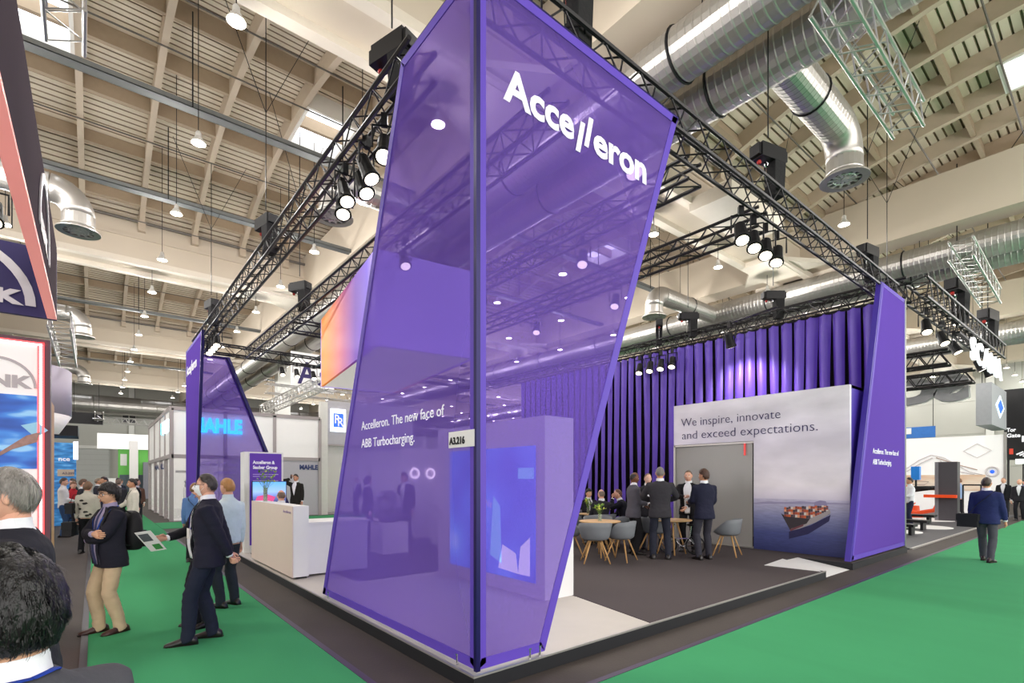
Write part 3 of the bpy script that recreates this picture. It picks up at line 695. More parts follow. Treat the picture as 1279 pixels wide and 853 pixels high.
# --- hall pendants: one thing each, its lamp inside
pend0 = None
m_pend = mat('lit_pendant', '#fffaf0', .4, var=0, emit='#fff8ea', es=14.)
m_psh = mat('pendant_shade', '#d9d6d0', .4, .4)
ladat = bpy.data.lights.new('pendant_lamp', 'POINT'); ladat.shadow_soft_size = .1; ladat.energy = LAMP_W; ladat.color = (1,.975,.945)
def make_pend():
    p = thing('pendant_lamp', 'x', 'lamp', (0,0,0))
    MB().lathe([(.03,.24),(.05,.21),(.055,.13),(.095,.07),(.13,.0),(.135,-.01)], 14, cap=False).build('shade', m_psh, p, world=False)
    MB().lathe([(.125,-.003),(.13,-.015),(.06,-.025),(.001,-.028)], 14).build('diffuser', m_pend, p, world=False)
    MB().tube([(0,0,0),(0,0,1)], .01, 4).build('drop_rod', black_metal, p, world=False)
    return p
LAMPS = []
for i in range(-2, 15):
    for j in range(-2, 15):
        x = 1.65+3.5*i; y = 1.35+3.59*j
        if (x < -1 and y > 30) or (i == 2 and j > -1) or j == 0 or (j < 0 and i < 1) or (j == 1 and i in (3, 5, 7)) or (i == 0 and j == 1): continue
        # keep clear of ducts
        if pend0 is None: pend0 = make_pend(); o = pend0
        else: o = copy_tree(pend0)
        o.location = (x,y,8.62)
        g = sum(1 for q in GY[1:] if y > q); tt = y-GY[g]; zt = 9.42 if (tt < .6 or tt > CH-.6) else vault(tt)[0]
        rod = [c for c in o.children if c.name.startswith('drop_rod')][0]; rod.location = (0,0,.24); rod.scale = (1,1,zt-8.62-.24); o['label'] = 'round high bay pendant lamp hanging in the grid under the hall roof'; o['group'] = 'hall pendant lamps'
        LAMPS.append((o, x, y)); 
        if y < 54 and x < 40:
            lo = bpy.data.objects.new('pendant_light', ladat); COL.objects.link(lo); lo.parent = o; lo.location = (0,0,-.16)
ORD = ['first','second','third','fourth','fifth','sixth','seventh','eighth','ninth','tenth','eleventh','twelfth','thirteenth','fourteenth','fifteenth','sixteenth','seventeenth']
def in_view(x, y, z):
    a = math.atan2(640-118, 636); d = x*math.sin(a)+y*math.cos(a); l = x*math.cos(a)-y*math.sin(a)
    return d > .5 and 0 < 640+636*l/d < 1279 and 0 < 598-636*(z-EYE)/d < 853
rows = {}
for o, x, y in LAMPS:
    if in_view(x, y, 8.62): rows.setdefault(round(x, 2), []).append((y, o))
    else: o['label'] = 'round high bay pendant lamp of the roof grid outside the picture'
for r, x in enumerate(sorted(rows)):
    for c, (y, o) in enumerate(sorted(rows[x], key=lambda q: q[0])):
        o['label'] = 'round pendant lamp, %s from the front in the %s lamp row from the left' % (ORD[c], ORD[r])
# --- cable trays under the vaults
m_tray = mat('galvanised_tray', '#6f716f', .5, .5, var=.1)
for i, y in enumerate((12.65,17.2,24.2,29.5,38.7,43.5)):
    t = thing('cable_tray', ['nearest cable tray across the left vault','second cable tray across the left vault','cable tray just beyond the deep girder','fourth cable tray in the middle vault','cable tray in the far vault','furthest cable tray in the far vault','cable tray overhead near the camera','cable tray over the front right'][i]+', hung from the ribs', 'cable tray', (10,y,9.55))
    b = MB(); b.box((-28,y-.13,9.55), (50,y+.13,9.565)); b.box((-28,y-.13,9.55), (50,y-.12,9.66)); b.box((-28,y+.12,9.55), (50,y+.13,9.66)); b.build('tray', m_tray, t)
    MB().tube([(-28,y,9.6),(50,y,9.6)], .05, 6).build('cable_bundle', black_metal, t)
    hm = MB().box((-.012,-.15,0), (.012,-.13,2.0)).mesh('hanger', black_metal)
    for k in range(24): put('hanger', hm, t, (-24+3.2*k-10,0,0))
# --- spiral ducts
m_duct = mat('spiral_duct_sheet', '#bdb9b3', .38, .8, var=.06, scale=3.)
def duct_profile(b, a, c, R, pitch=.14):
    a = Vector(a); c = Vector(c); n = max(1, int((c-a).length/pitch)); path = []; rad = []
    for i in range(n):
        for f, r in ((0,R),(.72,R),(.82,R*1.018),(.92,R*1.018)):
            path.append(a+(c-a)*((i+f)/n)); rad.append(r)
    path.append(c); rad.append(R); b.tube(path, rad, 24)
def duct_run(x, y0, y1, z, R, label):
    t = thing('ventilation_duct', label, 'duct', (x,y0,z))
    y = y0
    while y < y1-.1:
        ye = min(y+4.4, y1); b = MB(); duct_profile(b, (x,y,z), (x,ye-.02,z), R, .14 if y < 26 else .5); b.build('duct_section', m_duct, t, smooth=False)
        b = MB(); b.torus((x,ye,z), R+.015, .022, 24, 5, (0,1,0)); b.build('joint_ring', black_metal, t)
        b = MB(); b.tube([(x-.02,ye-.4,z+R),(x-.02,ye-.4,z+2.2)], .012, 4); b.build('hanger_wire', black_metal, t); y = ye
def branch(x0, y, x1, z, R, zo, label):
    t = thing('duct_outlet', label, 'duct', (x1,y,zo)); s = 1 if x1 > x0 else -1
    b = MB(); duct_profile(b, (x0,y,z), (x1-s*R*1.6,y,z), R, .12); b.build('branch_pipe', m_duct, t)
    b = MB(); b.torus((x0+s*(abs(x1-x0)*.45),y,z), R+.012, .018, 20, 5, (1,0,0)); b.build('joint_ring', black_metal, t)
    path = [Vector((x1-s*R*1.6,y,z))+Vector((s*math.sin(a)*R*1.6,0,(math.cos(a)-1)*R*1.6)) for a in [PI/2*i/6 for i in range(7)]]
    b = MB(); b.tube(path, R, 20); b.build('elbow', m_duct, t, smooth=True)
    zc = z-R*1.6
    b = MB(); b.lathe([(R,zc-zo),(R,.2),(R*1.02,.2),(R*1.02,.12),(R,.1),(R*1.35,.0),(R*1.35,-.03),(R*.92,-.03),(R*.92,.02)], 24, (x1,y,zo), cap=False); b.build('outlet_collar', m_duct, t)
    b = MB()
    for k in range(12):
        a = 2*PI*k/12; b.obox((x1+.55*R*math.cos(a),y+.55*R*math.sin(a),zo), (R*.7,.05,.02), Matrix.Rotation(a, 3, 'Z'))
    b.lathe([(R*.2,-.02),(R*.2,.02)], 12, (x1,y,zo)); b.torus((x1,y,zo), R*.6, .02, 20, 4); b.build('swirl_vanes', mat('pale_vane', '#cfcdc8', .4, .5), t)
    MB().lathe([(R*.9,.06),(R*.9,.07)], 20, (x1,y,zo)).build('outlet_throat', black_metal, t)
for k, bx in enumerate((7.3,20.5,33.7)):
    for i in (0, 1):
        duct_run(bx+.3+1.15*i, -4, 58, 8.85-.05*i, .42, '%s spiral duct of the %s pair, running into the depth under the roof' % (('left', 'right')[i], ('near', 'middle', 'far right')[k]))
branch(8.75, 3.75, 11.9, 8.8, .33, 7.9, 'silver duct outlet bending down at the upper right over the front truss')
branch(7.6, 11.9, 4.35, 8.8, .33, 7.9, 'silver duct outlet pointing down behind the left spotlight cluster')
branch(20.8, 11.5, 16.4, 8.8, .33, 7.9, 'silver duct outlet above the curtain beside the right face of the tower')
branch(-6, 16.6, -.3, 8.8, .33, 7.9, 'silver duct outlet at the upper left beside the hanging sign')
branch(-6, 28.8, -.4, 8.8, .33, 7.9, 'smaller silver duct outlet at the left over the far aisle')
branch(-6, 43, -.5, 8.8, .33, 7.9, 'small far silver duct outlet beneath the rear wall insulation')
branch(20.8, 1.5, 23.2, 8.8, .33, 7.9, 'silver duct outlet at the right above the far booth ring truss')
for i, bx in enumerate((-6.2,)):
    duct_run(bx, 8, 50, 8.8, .42, 'spiral duct at the far left behind the hanging sign')
t = thing('ventilation_duct', 'large silver insulated duct running along the top of the far rear wall', 'duct', (5,60.5,8.6))
for k in range(9):
    b = MB(); duct_profile(b, (-12+6*k,60.5,8.6), (-6.05+6*k,60.5,8.6), .85, 1.); b.build('duct_section', m_duct, t)
    b = MB(); b.tube([(-9+6*k,60.5,9.4),(-9+6*k,60.5,12.)], .02, 4); b.build('hanger_wire', black_metal, t)
# soffit box under the girder, right of the tower
so = MB(); so.box((12.6,6.5,9.05), (15.6,7.7,9.42)); so.build('soffit', m_flange, ceil)
# silver house trusses hung high
truss('house_truss', 'silver lattice truss hanging high at the top right under the ducts', at(1035,-15,z=7.9), at(1135,150,z=7.9), truss_silver, .42, None, .026, .012, bay=.3)
truss('house_truss', 'silver lattice truss at the upper left edge beside the hanging sign', at(80,-20,z=7.9), at(82,42,z=7.9), truss_silver, .4)
truss('house_truss', 'silver lattice truss hanging over the far right booths', at(1200,310,z=7.4), at(1238,372,z=7.4), truss_silver, .45)
truss('house_truss', 'grey lattice truss behind the far left tower', (6.5,27,6.2), (15.5,27,6.2), truss_silver, .45)
# ================================================================ FURNITURE AND SMALL THINGS ON THE STAND
m_shell = mat('grey_moulded_shell', '#73767b', .6, var=.06); m_oak = mat('oak_wood', '#c79a63', .5, var=.15, scale=6, stretch=(4,4,.5), bump=.05)
m_top = mat('oak_table_top', '#d3ab79', .45, var=.12, scale=5, stretch=(1,8,1))
def make_chair():
    c = thing('tub_chair', 'chair', 'chair', (0,0,0))
    n = 28; R = []; I = []
    prof = [(.05,.425),(.15,.428),(.215,.445),(.25,.48)]
    def rim(a):                  # a = 0 at the front (+Y)
        k = (1-math.cos(a))/2; return .50+.23*min(1, max(0, (k-.12)/.5))**.8+.05*k
    def row(r, z, d=0.): return [((r-d)*1.08*math.sin(2*PI*j/n), (r-d)*math.cos(2*PI*j/n), z) for j in range(n)]
    for r, z in prof: R.append(row(r, z))
    for f in (.33,.66,1.):
        R.append([((.25+.055*f)*1.08*math.sin(2*PI*j/n), (.25+.045*f)*math.cos(2*PI*j/n), .48+(rim(2*PI*j/n)-.48)*f) for j in range(n)])
    for f in (1.,.66,.33):
        R.append([((.25+.055*f-.016)*1.08*math.sin(2*PI*j/n), (.25+.045*f-.016)*math.cos(2*PI*j/n), .485+(rim(2*PI*j/n)-.48)*f) for j in range(n)])
    for r, z in ((.235,.49),(.2,.462),(.14,.446),(.05,.443)): R.append(row(r, z))
    MB().rings(R).build('shell', m_shell, c, True, world=False)
    for sx in (-1, 1):
        for sy in (-1, 1):
            MB().tube([(.10*sx,.10*sy,.435),(.25*sx,.235*sy,0)], [(.020,.016),(.013,.012)], 8).build('leg', m_oak, c, True, world=False)
    b = MB(); b.tube([(-.11,-.11,.425),(.11,.11,.425)], .014, 6); b.build('under_frame', m_oak, c, world=False)
    b = MB(); b.tube([(.11,-.11,.420),(-.11,.11,.420)], .014, 6); b.build('under_frame', m_oak, c, world=False)
    return c
ch0 = None
def chair(x, y, rz, label):
    global ch0
    if ch0 is None: ch0 = make_chair(); o = ch0
    else: o = copy_tree(ch0)
    o.location = (x,y,PZ); o.rotation_euler = (0,0,rz); o['label'] = label; o['group'] = 'grey tub chairs at the meeting tables'
def face2(dx, dy): return math.atan2(-dx, dy)
for x, y, d, l in [(7.50,6.60,(.45,.55),'grey tub chair nearest the tower, its back towards us at the left table'),
                   (8.06,6.42,(-.2,.75),'grey tub chair right of the nearest one at the left table, turned side on'),
                   (7.62,7.45,(.8,-.3),'grey tub chair partly hidden behind the white block at the left table'),
                   (8.75,7.62,(-.6,-.6),'grey tub chair behind the left table facing us'),
                   (9.35,7.42,(-.1,.9),'grey tub chair under the seated person leaning forward'),
                   (9.95,7.10,(-.2,-.9),'grey tub chair behind the bald dark skinned person'),
                   (9.45,6.62,(.8,-.2),'grey tub chair between the standing people at the right table'),
                   (10.32,5.42,(-.25,.95),'grey tub chair at the right, beside the brown haired person'),
                   (9.38,8.02,(.4,.9),'grey tub chair under the balding person at the rear table'),
                   (10.1,9.15,(-.35,-.95),'grey tub chair under the young black haired person'),
                   (10.1,7.90,(-.6,.75),'grey tub chair under the person with a hand at the chin'),
                   (8.95,8.65,(.9,0.),'grey tub chair at the left of the rear table')]:
    chair(x, y, face2(*d), l)
def table(x, y, r, label, n=4):
    t = thing('round_table', label, 'table', (x,y,PZ), 0, 'round oak meeting tables')
    MB().lathe([(r-.02,.712),(r,.722),(r,.738),(r-.008,.742)], 32).build('top', m_top, t, world=False)
    for k in range(n):
        a = PI/4+2*PI*k/n; MB().tube([(.10*math.cos(a),.10*math.sin(a),.712),(r*.72*math.cos(a),r*.72*math.sin(a),0)], [.021,.014], 8).build('leg', m_oak, t, True, world=False)
    b = MB(); b.box((-.16,-.02,.68), (.16,.02,.712)); b.box((-.02,-.16,.68), (.02,.16,.712)); b.build('frame', m_oak, t, world=False)
table(8.16,7.05,.43,'round oak table with flowers, left of the standing people')
table(9.62,6.30,.42,'round oak table with flowers amid the standing people')
table(9.72,8.62,.36,'round oak table with flowers at the rear, people seated around it')
m_vglass = glass('vase_glass', '#aebfae', .35); m_leafc = ['#6f9a2f','#9bb83c','#4f7a2a','#c3c94e']
m_leafs = [mat('leaf'+c, c, .5, var=.2, scale=20) for c in m_leafc]; m_stem = mat('plant_stem', '#5f7f35', .6)
def vase(x, y, z, h, label, seed, n=16, sp=.13):
    r = random.Random(seed); v = thing('flower_vase', label, 'vase', (x,y,z))
    MB().lathe([(.036,0),(.040,.01),(.040,h*.42),(.037,h*.42),(.036,.015)], 14).build('glass', m_vglass, v, True, world=False)
    for k in range(n):
        a = r.uniform(0, 2*PI); q = r.uniform(.25, 1); tip = Vector((sp*q*math.cos(a), sp*q*math.sin(a), h*(.55+.45*r.random())))
        MB().tube([(.012*math.cos(a),.012*math.sin(a),.015),(tip.x*.25,tip.y*.25,h*.42),tip], .0028, 4).build('stem', m_stem, v, world=False)
        b = MB()
        for w in range(3):
            d = Vector((r.gauss(0,1),r.gauss(0,1),r.uniform(.1,1))).normalized(); sd = d.cross(Vector((0,0,1))).normalized() if abs(d.z) < .95 else Vector((1,0,0)); L = r.uniform(.05,.08)
            up = sd.cross(d)*.006; p = [tip-d*.01, tip+d*L*.4+sd*L*.24+up, tip+d*L, tip+d*L*.4-sd*L*.24+up]
            b.add(p+[q_-Vector((0,0,.003)) for q_ in p], [(0,1,2,3),(7,6,5,4),(0,4,5,1),(1,5,6,2),(2,6,7,3),(3,7,4,0)])
        b.build('leaf', m_leafs[k % 4], v, world=False)
vase(8.10,7.0,PZ+.742,.34,'glass vase with yellow green flowers on the left oak table',1)
vase(9.42,6.42,PZ+.742,.36,'glass vase with yellow green flowers on the right oak table',2)
vase(9.6,8.68,PZ+.742,.36,'glass vase with yellow green flowers on the rear oak table',3)
vase(2.58,10.72,1.31,.62,'tall glass vase with green leaves on the reception counter',4,22,.2)
# folding bicycle parked under the right table
bi = thing('folding_bicycle', 'small folding bicycle parked under the right oak table', 'bicycle', (9.75,6.12,PZ), .5)
for y, nm in ((-.26,'wheel'),(.30,'wheel')):
    w = MB().torus((0,y,.20), .185, .018, 24, 6, (1,0,0)).build(nm, black_metal, bi, True, world=False)
    b = MB()
    for k in range(6): a = PI*k/6; b.tube([(0,y+.18*math.cos(a),.2+.18*math.sin(a)),(0,y-.18*math.cos(a),.2-.18*math.sin(a))], .003, 4)
    b.build('spokes', chrome, w, world=False)
b = MB(); b.tube([(0,-.26,.2),(.0,-.12,.34),(0,.18,.33),(0,.30,.2)], .016, 6); b.tube([(0,-.12,.34),(0,0,.16),(0,.18,.33)], .014, 6); b.tube([(0,0,.16),(0,-.26,.2)], .012, 6); b.build('frame', chrome, bi, world=False)
MB().tube([(0,-.14,.3),(0,-.18,.62)], .014, 6).build('seat_post', chrome, bi, world=False); MB().sphere((0,-.18,.63), (.06,.11,.025), 10, 6).build('saddle', black_metal, bi, True, world=False)
MB().tube([(0,.22,.3),(0,.18,.62),(.16,.17,.62)], .012, 6).build('handlebar', chrome, bi, world=False); MB().torus((.03,0,.16), .06, .006, 16, 4, (1,0,0)).build('chainring', chrome, bi, world=False)
# high counter and stools behind the front tower
hc = thing('high_counter', 'white high counter with flowers seen through the front tower', 'counter', (6.9,10.6,PZ)); MB().box((6.3,10.3,.17), (7.9,10.8,1.12)).build('block', white, hc); MB().box((6.25,10.25,1.12), (7.95,10.85,1.16)).build('worktop', white, hc)
vase(7.1,10.55,1.16,.5,'glass vase with leaves on the white high counter',6,12,.2)
for i, x in enumerate((6.55,7.2)):
    st = thing('bar_stool', 'bar stool at the high counter, %s of the pair' % ('left','right')[i], 'stool', (x,9.85,PZ), 0, 'bar stools at the high counter')
    MB().lathe([(.17,.72),(.19,.74),(.18,.77),(.02,.78)], 18).build('seat', black_metal, st, True, world=False)
    for k in range(4): a = PI/4+PI/2*k; MB().tube([(.1*math.cos(a),.1*math.sin(a),.72),(.21*math.cos(a),.21*math.sin(a),0)], .012, 6).build('leg', m_oak, st, world=False)
    MB().torus((0,0,.28), .165, .008, 18, 5).build('foot_ring', chrome, st, world=False)
sw = thing('display_wall', 'white display wall with round lamps at the back of the stand, seen through the front tower', 'wall', (7.6,12.8,PZ))
MB().box((6.6,12.7,.137), (8.9,12.9,2.6)).build('panel', white, sw)
for k in range(3): MB().torus((6.9+.5*k,12.66,1.9), .13, .02, 20, 6, (0,1,0)).build('ring_lamp', mat('lit_ring', '#fff6e6', .4, emit='#fff6e6', es=3.), sw)
# ================================================================ PEOPLE BUILDER  (figure faces local +Y, right hand at +X)
BAKE = []
def vmix(a, b, t): return a+(b-a)*t
def table(tb, x):
    for i in range(len(tb)-1):
        if x <= tb[i+1][0] or i == len(tb)-2:
            t = (x-tb[i][0])/(tb[i+1][0]-tb[i][0]); t = max(0, min(1, t)); t = t*t*(3-2*t)*.5+t*.5
            return [vmix(p, q, t) for p, q in zip(tb[i][1:], tb[i+1][1:])]
def ik(a, c, l1, l2, hint):
    d = c-a; L = d.length
    if L > (l1+l2)*.995: c = a+d.normalized()*(l1+l2)*.995; d = c-a; L = d.length
    L = max(L, abs(l1-l2)+.02); x = (l1*l1-l2*l2+L*L)/(2*L); h = math.sqrt(max(0, l1*l1-x*x)); n = d.normalized()
    hv = hint-n*hint.dot(n); hv = hv.normalized() if hv.length > 1e-4 else n.orthogonal()
    return a+n*x+hv*h, c
skins = {'fair': '#d9a58c', 'pale': '#e3b8a2', 'tan': '#c48f6f', 'brown': '#6f4631', 'asian': '#d8a887'}
def skin(k): return mat('skin_'+k, skins[k], .5, var=.06, scale=18, bump=.05, bscale=120)
def cloth(col, kind='wool'):
    return mat('cloth_'+kind+col, col, .85 if kind == 'wool' else .75, var=.12, scale=9, bump=.25, bscale=26, spec=.2)
def hairm(col): return mat('hair'+col, col, .42, var=.3, scale=30, bump=.7, bscale=90, spec=.5, stretch=(1,1,.2))
m_eye = mat('eye_white', '#e8e4df', .3, var=0); m_iris = mat('eye_dark', '#2a1c14', .2, var=0); m_lip = mat('lips', '#b06a60', .5, var=.05)
m_sole = mat('shoe_sole', '#1a1512', .7, var=.1)
def head_pt(th, ph, off=0., jaw=1.):
    """skull surface, centre at mid head; th = azimuth (0 right, pi/2 front), ph = elevation"""
    cx, cy, sz = math.cos(ph)*math.cos(th), math.cos(ph)*math.sin(th), math.sin(ph)
    x, y, z = .077*cx, (.098 if cy < 0 else .094)*cy, .122*sz
    if z < 0:
        t = (-z/.122)
        x *= 1-.30*jaw*t**1.6
        if cy > 0: y *= 1-.02*t; y += .014*t*cy
        else: y *= 1-.38*t**1.3
    front = max(0, cy)
    def g(px, pz, sx, s2): return math.exp(-((x-px)/sx)**2-((z-pz)/s2)**2)*(1 if cy > .2 else 0)
    o = off
    o += .023*g(0,-.022,.011,.016)+.012*g(0,.0,.009,.022)+.006*(g(.012,-.027,.008,.008)+g(-.012,-.027,.008,.008))
    o -= .009*(g(.033,.006,.016,.012)+g(-.033,.006,.016,.012))
    o += .005*(g(.034,.026,.022,.009)+g(-.034,.026,.022,.009))
    o += .006*g(0,-.060,.022,.007)+.005*g(0,-.072,.019,.007)-.004*g(0,-.083,.02,.006)+.008*g(0,-.103,.022,.014)
    o += .004*(g(.05,-.03,.018,.02)+g(-.05,-.03,.018,.02))
    n = Vector((cx, cy, sz)); return Vector((x, y, z))+n*o
def head_mesh(b, M, hi, off=None, mi=0, jaw=1., lip=None):
    n, m = (36, 30) if hi else (20, 16)
    R = []
    for i in range(m+1):
        ph = -PI/2+PI*(i+.02)/(m+.04); row = []
        for j in range(n):
            th = 2*PI*j/n+.001; o = off(th, ph) if off else 0.
            row.append(M @ head_pt(th, ph, o, jaw))
        R.append(row)
    b.rings(R, mi)
HAIRLINE = {
 'short':  dict(front=.078, side=.025, back=-.062, t=.013, sb=-.02),
 'crop':   dict(front=.086, side=.03, back=-.05, t=.007, sb=-.01),
 'bald':   dict(front=.16, side=.045, back=-.05, t=.006, sb=-.01),
 'thin':   dict(front=.104, side=.04, back=-.055, t=.008, sb=-.01),
 'full':   dict(front=.066, side=.015, back=-.07, t=.022, sb=-.03),
 'thick':  dict(front=.052, side=.0, back=-.08, t=.026, sb=-.04),
 'bob':    dict(front=.062, side=-.06, back=-.115, t=.028, sb=-.07),
}
def hair_off(style, seed):
    h = HAIRLINE[style]
    def f(th, ph):
        s = math.sin(th); z = .122*math.sin(ph)
        if s > 0: line = h['side']+(h['front']-h['side'])*min(1, (s/.75))**1.5
        else: line = h['side']+(h['back']-h['side'])*min(1, (-s/.6))
        if style == 'bald' and z > .075: return -.012
        k = (z-line)/.016; k = max(0, min(1, k+.5)); k = k*k*(3-2*k)
        nz = .35*noise.noise(Vector((math.cos(th)*4+seed, s*4, ph*4)))+.25*noise.noise(Vector((th*7, ph*2+seed, 0)))
        return -.012+(.012+h['t']*(1+nz))*k
    return f
def hand(b, W, d, nrm, side, curl=.6, spread=.12, mi=0, hi=True, sc=1.):
    """palm and five bent fingers; d = direction of the hand, nrm = palm-side normal, thumb on the inner side"""
    d = d.normalized(); nrm = (nrm-d*nrm.dot(d)); nrm = nrm.normalized() if nrm.length > 1e-4 else d.orthogonal().normalized()
    u = d.cross(nrm)*side        # towards the thumb
    def P(x, y, z): return W+u*(x*sc)+d*(y*sc)+nrm*(z*sc)
    n = 8 if hi else 6; R = []
    for y, w, t in ((-.02,.024,.019),(.015,.030,.017),(.05,.039,.015),(.085,.041,.013),(.098,.036,.009)):
        R.append([P(w*math.cos(2*PI*j/n)*1., y, t*math.sin(2*PI*j/n)*1.) for j in range(n)])
    b.rings(R, mi)
    for k, (x, L) in enumerate(((.031,.070),(.0105,.078),(-.0105,.073),(-.031,.056))):
        a = 0.; p = Vector((x, .088, 0)); path = [p.copy()]; cu_ = curl*(1+.08*k)
        for s in (.44,.32,.26):
            a += cu_*(.75 if s > .4 else .6)
            p = p+Vector((spread*x*4*s*L, math.cos(a)*s*L, math.sin(a)*s*L)); path.append(p.copy())
        b.tube([P(*q) for q in path], [.0094*sc,.0088*sc,.0080*sc,.0060*sc], 6, mi)
    c = min(curl, 1.); b.tube([P(.022,.012,.004), P(.046,.042,.012+.010*c), P(.054-.012*c,.070,.02+.022*c), P(.050-.022*c,.090,.026+.03*c)], [.0125*sc,.011*sc,.0098*sc,.007*sc], 6, mi)
JACKET = [(.79,.205,.140,.156),(.90,.198,.138,.150),(1.02,.174,.126,.116),(1.12,.176,.132,.112),(1.25,.194,.138,.122),(1.34,.203,.130,.128),(1.405,.196,.104,.118),(1.445,.150,.080,.100),(1.475,.094,.066,.078),(1.495,.080,.062,.068)]
SHIRT = [(.88,.168,.122,.122),(.97,.164,.122,.112),(1.06,.160,.118,.106),(1.25,.182,.128,.112),(1.34,.190,.118,.118),(1.405,.182,.096,.108),(1.445,.138,.074,.092),(1.48,.084,.060,.070),(1.51,.066,.056,.058)]
CORE = [(.86,.150,.105,.110),(1.04,.140,.100,.092),(1.25,.165,.110,.100),(1.38,.165,.088,.098),(1.44,.12,.066,.08),(1.50,.058,.052,.054)]
def person(loc, rz, label, H=1.77, top='jacket', top_col='#23242c', leg_col='#23242c', shirt_col='#e9e9ee', shoe_col='#1a1413', sk='fair', hair='short', hair_col='#3a2c22',
           lean=0., hl=None, hr=None, hint_l=None, hint_r=None, fl=None, fr=None, sit=None, hyaw=0., hpitch=.10, curl=.55, hi=False, glasses=False, tie=None, belly=0., wide=1., skirt=None,
           mask=False, lanyard=None, group=None, open_j=.5, palm_l=None, palm_r=None, hd_l=None, hd_r=None, far=False, beard=None, legs=True, twist=0., belt=None, name='person', vox=None, strands=0):
    t = thing(name, label, 'person', loc, rz, group); s = H/1.765; E = Vector
    hipz = .93 if sit is None else sit/s+.085
    dz = hipz-.93
    # spine frame: lean about the hips
    hip = E((0,0,hipz))
    def body(p):               # rest-pose point (standing) -> posed
        q = E(p); k = max(0, min(1, (q.z-.93)/.55)); a = lean*k*(.5+.5*k)
        r = q-E((0,0,.93)); r.y, r.z = r.y*math.cos(lean*k)+r.z*math.sin(a), r.z*math.cos(a)-r.y*math.sin(lean*k)
        if twist:
            c, sn = math.cos(twist*k), math.sin(twist*k); r.x, r.y = r.x*c-r.y*sn, r.x*sn+r.y*c
        return r+hip
    def torso(tb, u, th, off=0.):
        z = tb[0][0]+(tb[-1][0]-tb[0][0])*u; a, bf, bb = table(tb, z); a *= wide
        bl = belly*math.exp(-((z-1.03)/.13)**2); sn = math.sin(th); c = math.cos(th)
        e = .86; cx = math.copysign(abs(c)**e, c); sy = math.copysign(abs(sn)**e, sn)
        return body((cx*(a+bl*.35+off), sy*((bf+bl if sn > 0 else bb)+off), z))
    def torso_loft(b, tb, n, m, mi=0):
        b.rings([[torso(tb, i/m, 2*PI*j/n) for j in range(n)] for i in range(m+1)], mi)
    Mh = Matrix.Translation(body((0,.02,1.635))) @ Matrix.Rotation(hyaw, 4, 'Z') @ Matrix.Rotation(-hpitch-lean*.35, 4, 'X')
    SH = {1: body((.178*wide,0,1.405)), -1: body((-.178*wide,0,1.405))}
    arms = {}
    for sd, h_, hint in ((1, hr, hint_r), (-1, hl, hint_l)):
        tgt = E(h_)+E((0,0,dz)) if h_ is not None else body((.235*sd*wide,.02,.83)) if sit is None else E((.16*sd,.40,hipz+.12))
        if h_ is None and sit is None: tgt = body((0,0,.93))+E((.245*sd*wide,.05,-.10))
        el, wr = ik(SH[sd], tgt, .295, .265, E(hint) if hint else E((.35*sd,-1,-.3))); arms[sd] = (SH[sd], el, wr)
    legsj = {}
    for sd, f_ in ((1, fr), (-1, fl)):
        hj = E((.092*sd,0,hipz-.01)); f_ = E(f_) if f_ is not None else (E((.11*sd,.0,0)) if sit is None else E((.12*sd,.46,0)))
        an = E((f_.x,f_.y,.085+f_.z)); kn, an = ik(hj, an, .435, .425, E((.12*sd,1,.1))); legsj[sd] = (hj, kn, an, f_)
    n = 14 if hi else 10
    # ---------- body: one mesh (skin)
    b = MB(); torso_loft(b, CORE, 12, 10)
    nb = body((0,.0,1.44)); nt = Mh @ E((0,-.012,-.07)); b.tube([nb, vmix(nb, nt, .5), nt], [.062,.056,.054], 12)
    head_mesh(b, Mh, hi)
    for sd in (1, -1):
        sh, el, wr = arms[sd]; b.tube([sh, vmix(sh, el, .5), el, vmix(el, wr, .35), wr], [.046,.042,.036,.036,.026], 8)
        hj, kn, an, f_ = legsj[sd]; b.tube([hj, vmix(hj, kn, .5), kn, vmix(kn, an, .35), an], [.072,.064,.048,.047,.034], 8)
        ea = Mh @ E((.077*sd,-.008,-.002))                       # ears
        rot = Mh.to_3x3() @ Matrix.Rotation(-.35*sd, 3, 'Z'); b.sphere(ea, (.010,.019,.032), 8, 6, rot=rot); b.sphere(Mh @ E((.079*sd,-.006,-.022)), (.007,.010,.012), 6, 4, rot=rot)
        hd = E((hd_r if sd > 0 else hd_l)) if (hd_r if sd > 0 else hd_l) else (wr-el).normalized()
        pn = (palm_r if sd > 0 else palm_l); pn = E(pn) if pn else (E((-sd,0,0)) if abs(hd.z) > .6 else E((0,0,-1)))
        hand(b, wr+hd*.012, hd, pn, sd*1, curl, hi=hi)
        if not far:
            b.sphere(Mh @ E((.032*sd,.0805,.005)), .0115, 8, 6, 1); b.sphere(Mh @ E((.032*sd,.0885,.005)), (.006,.005,.006), 6, 4, 2)
    if not far:
        b.sphere(Mh @ E((0,.1005,-.064)), (.022,.006,.0045), 8, 4, 3); b.sphere(Mh @ E((0,.0995,-.072)), (.018,.006,.005), 8, 4, 3)
        for sd in (1, -1): b.tube([Mh @ E((.015*sd,.0945,.027)), Mh @ E((.033*sd,.0915,.032)), Mh @ E((.05*sd,.080,.026))], [.003,.0042,.0025], 5, 4)
    bo = b.build('body', [skin(sk), m_eye, m_iris, m_lip, hairm(hair_col)], t, smooth=True, world=False)
    if s != 1: pass
    # ---------- hair
    hb = MB(); head_mesh(hb, Mh, hi, hair_off(hair, H*10)); ho = hb.build('hair', hairm(hair_col), t, smooth=True, world=False)
    if strands: hair_strands(t, Mh, hair, hair_col, strands, H)
    # ---------- clothes, fused by voxel remesh
    vx = vox or (.013 if hi else (.028 if far else .02))
    isj = top == 'jacket'
    tb = JACKET if isj else SHIRT; k = 1. if isj else .86
    b = MB(); torso_loft(b, tb, 20, 22)
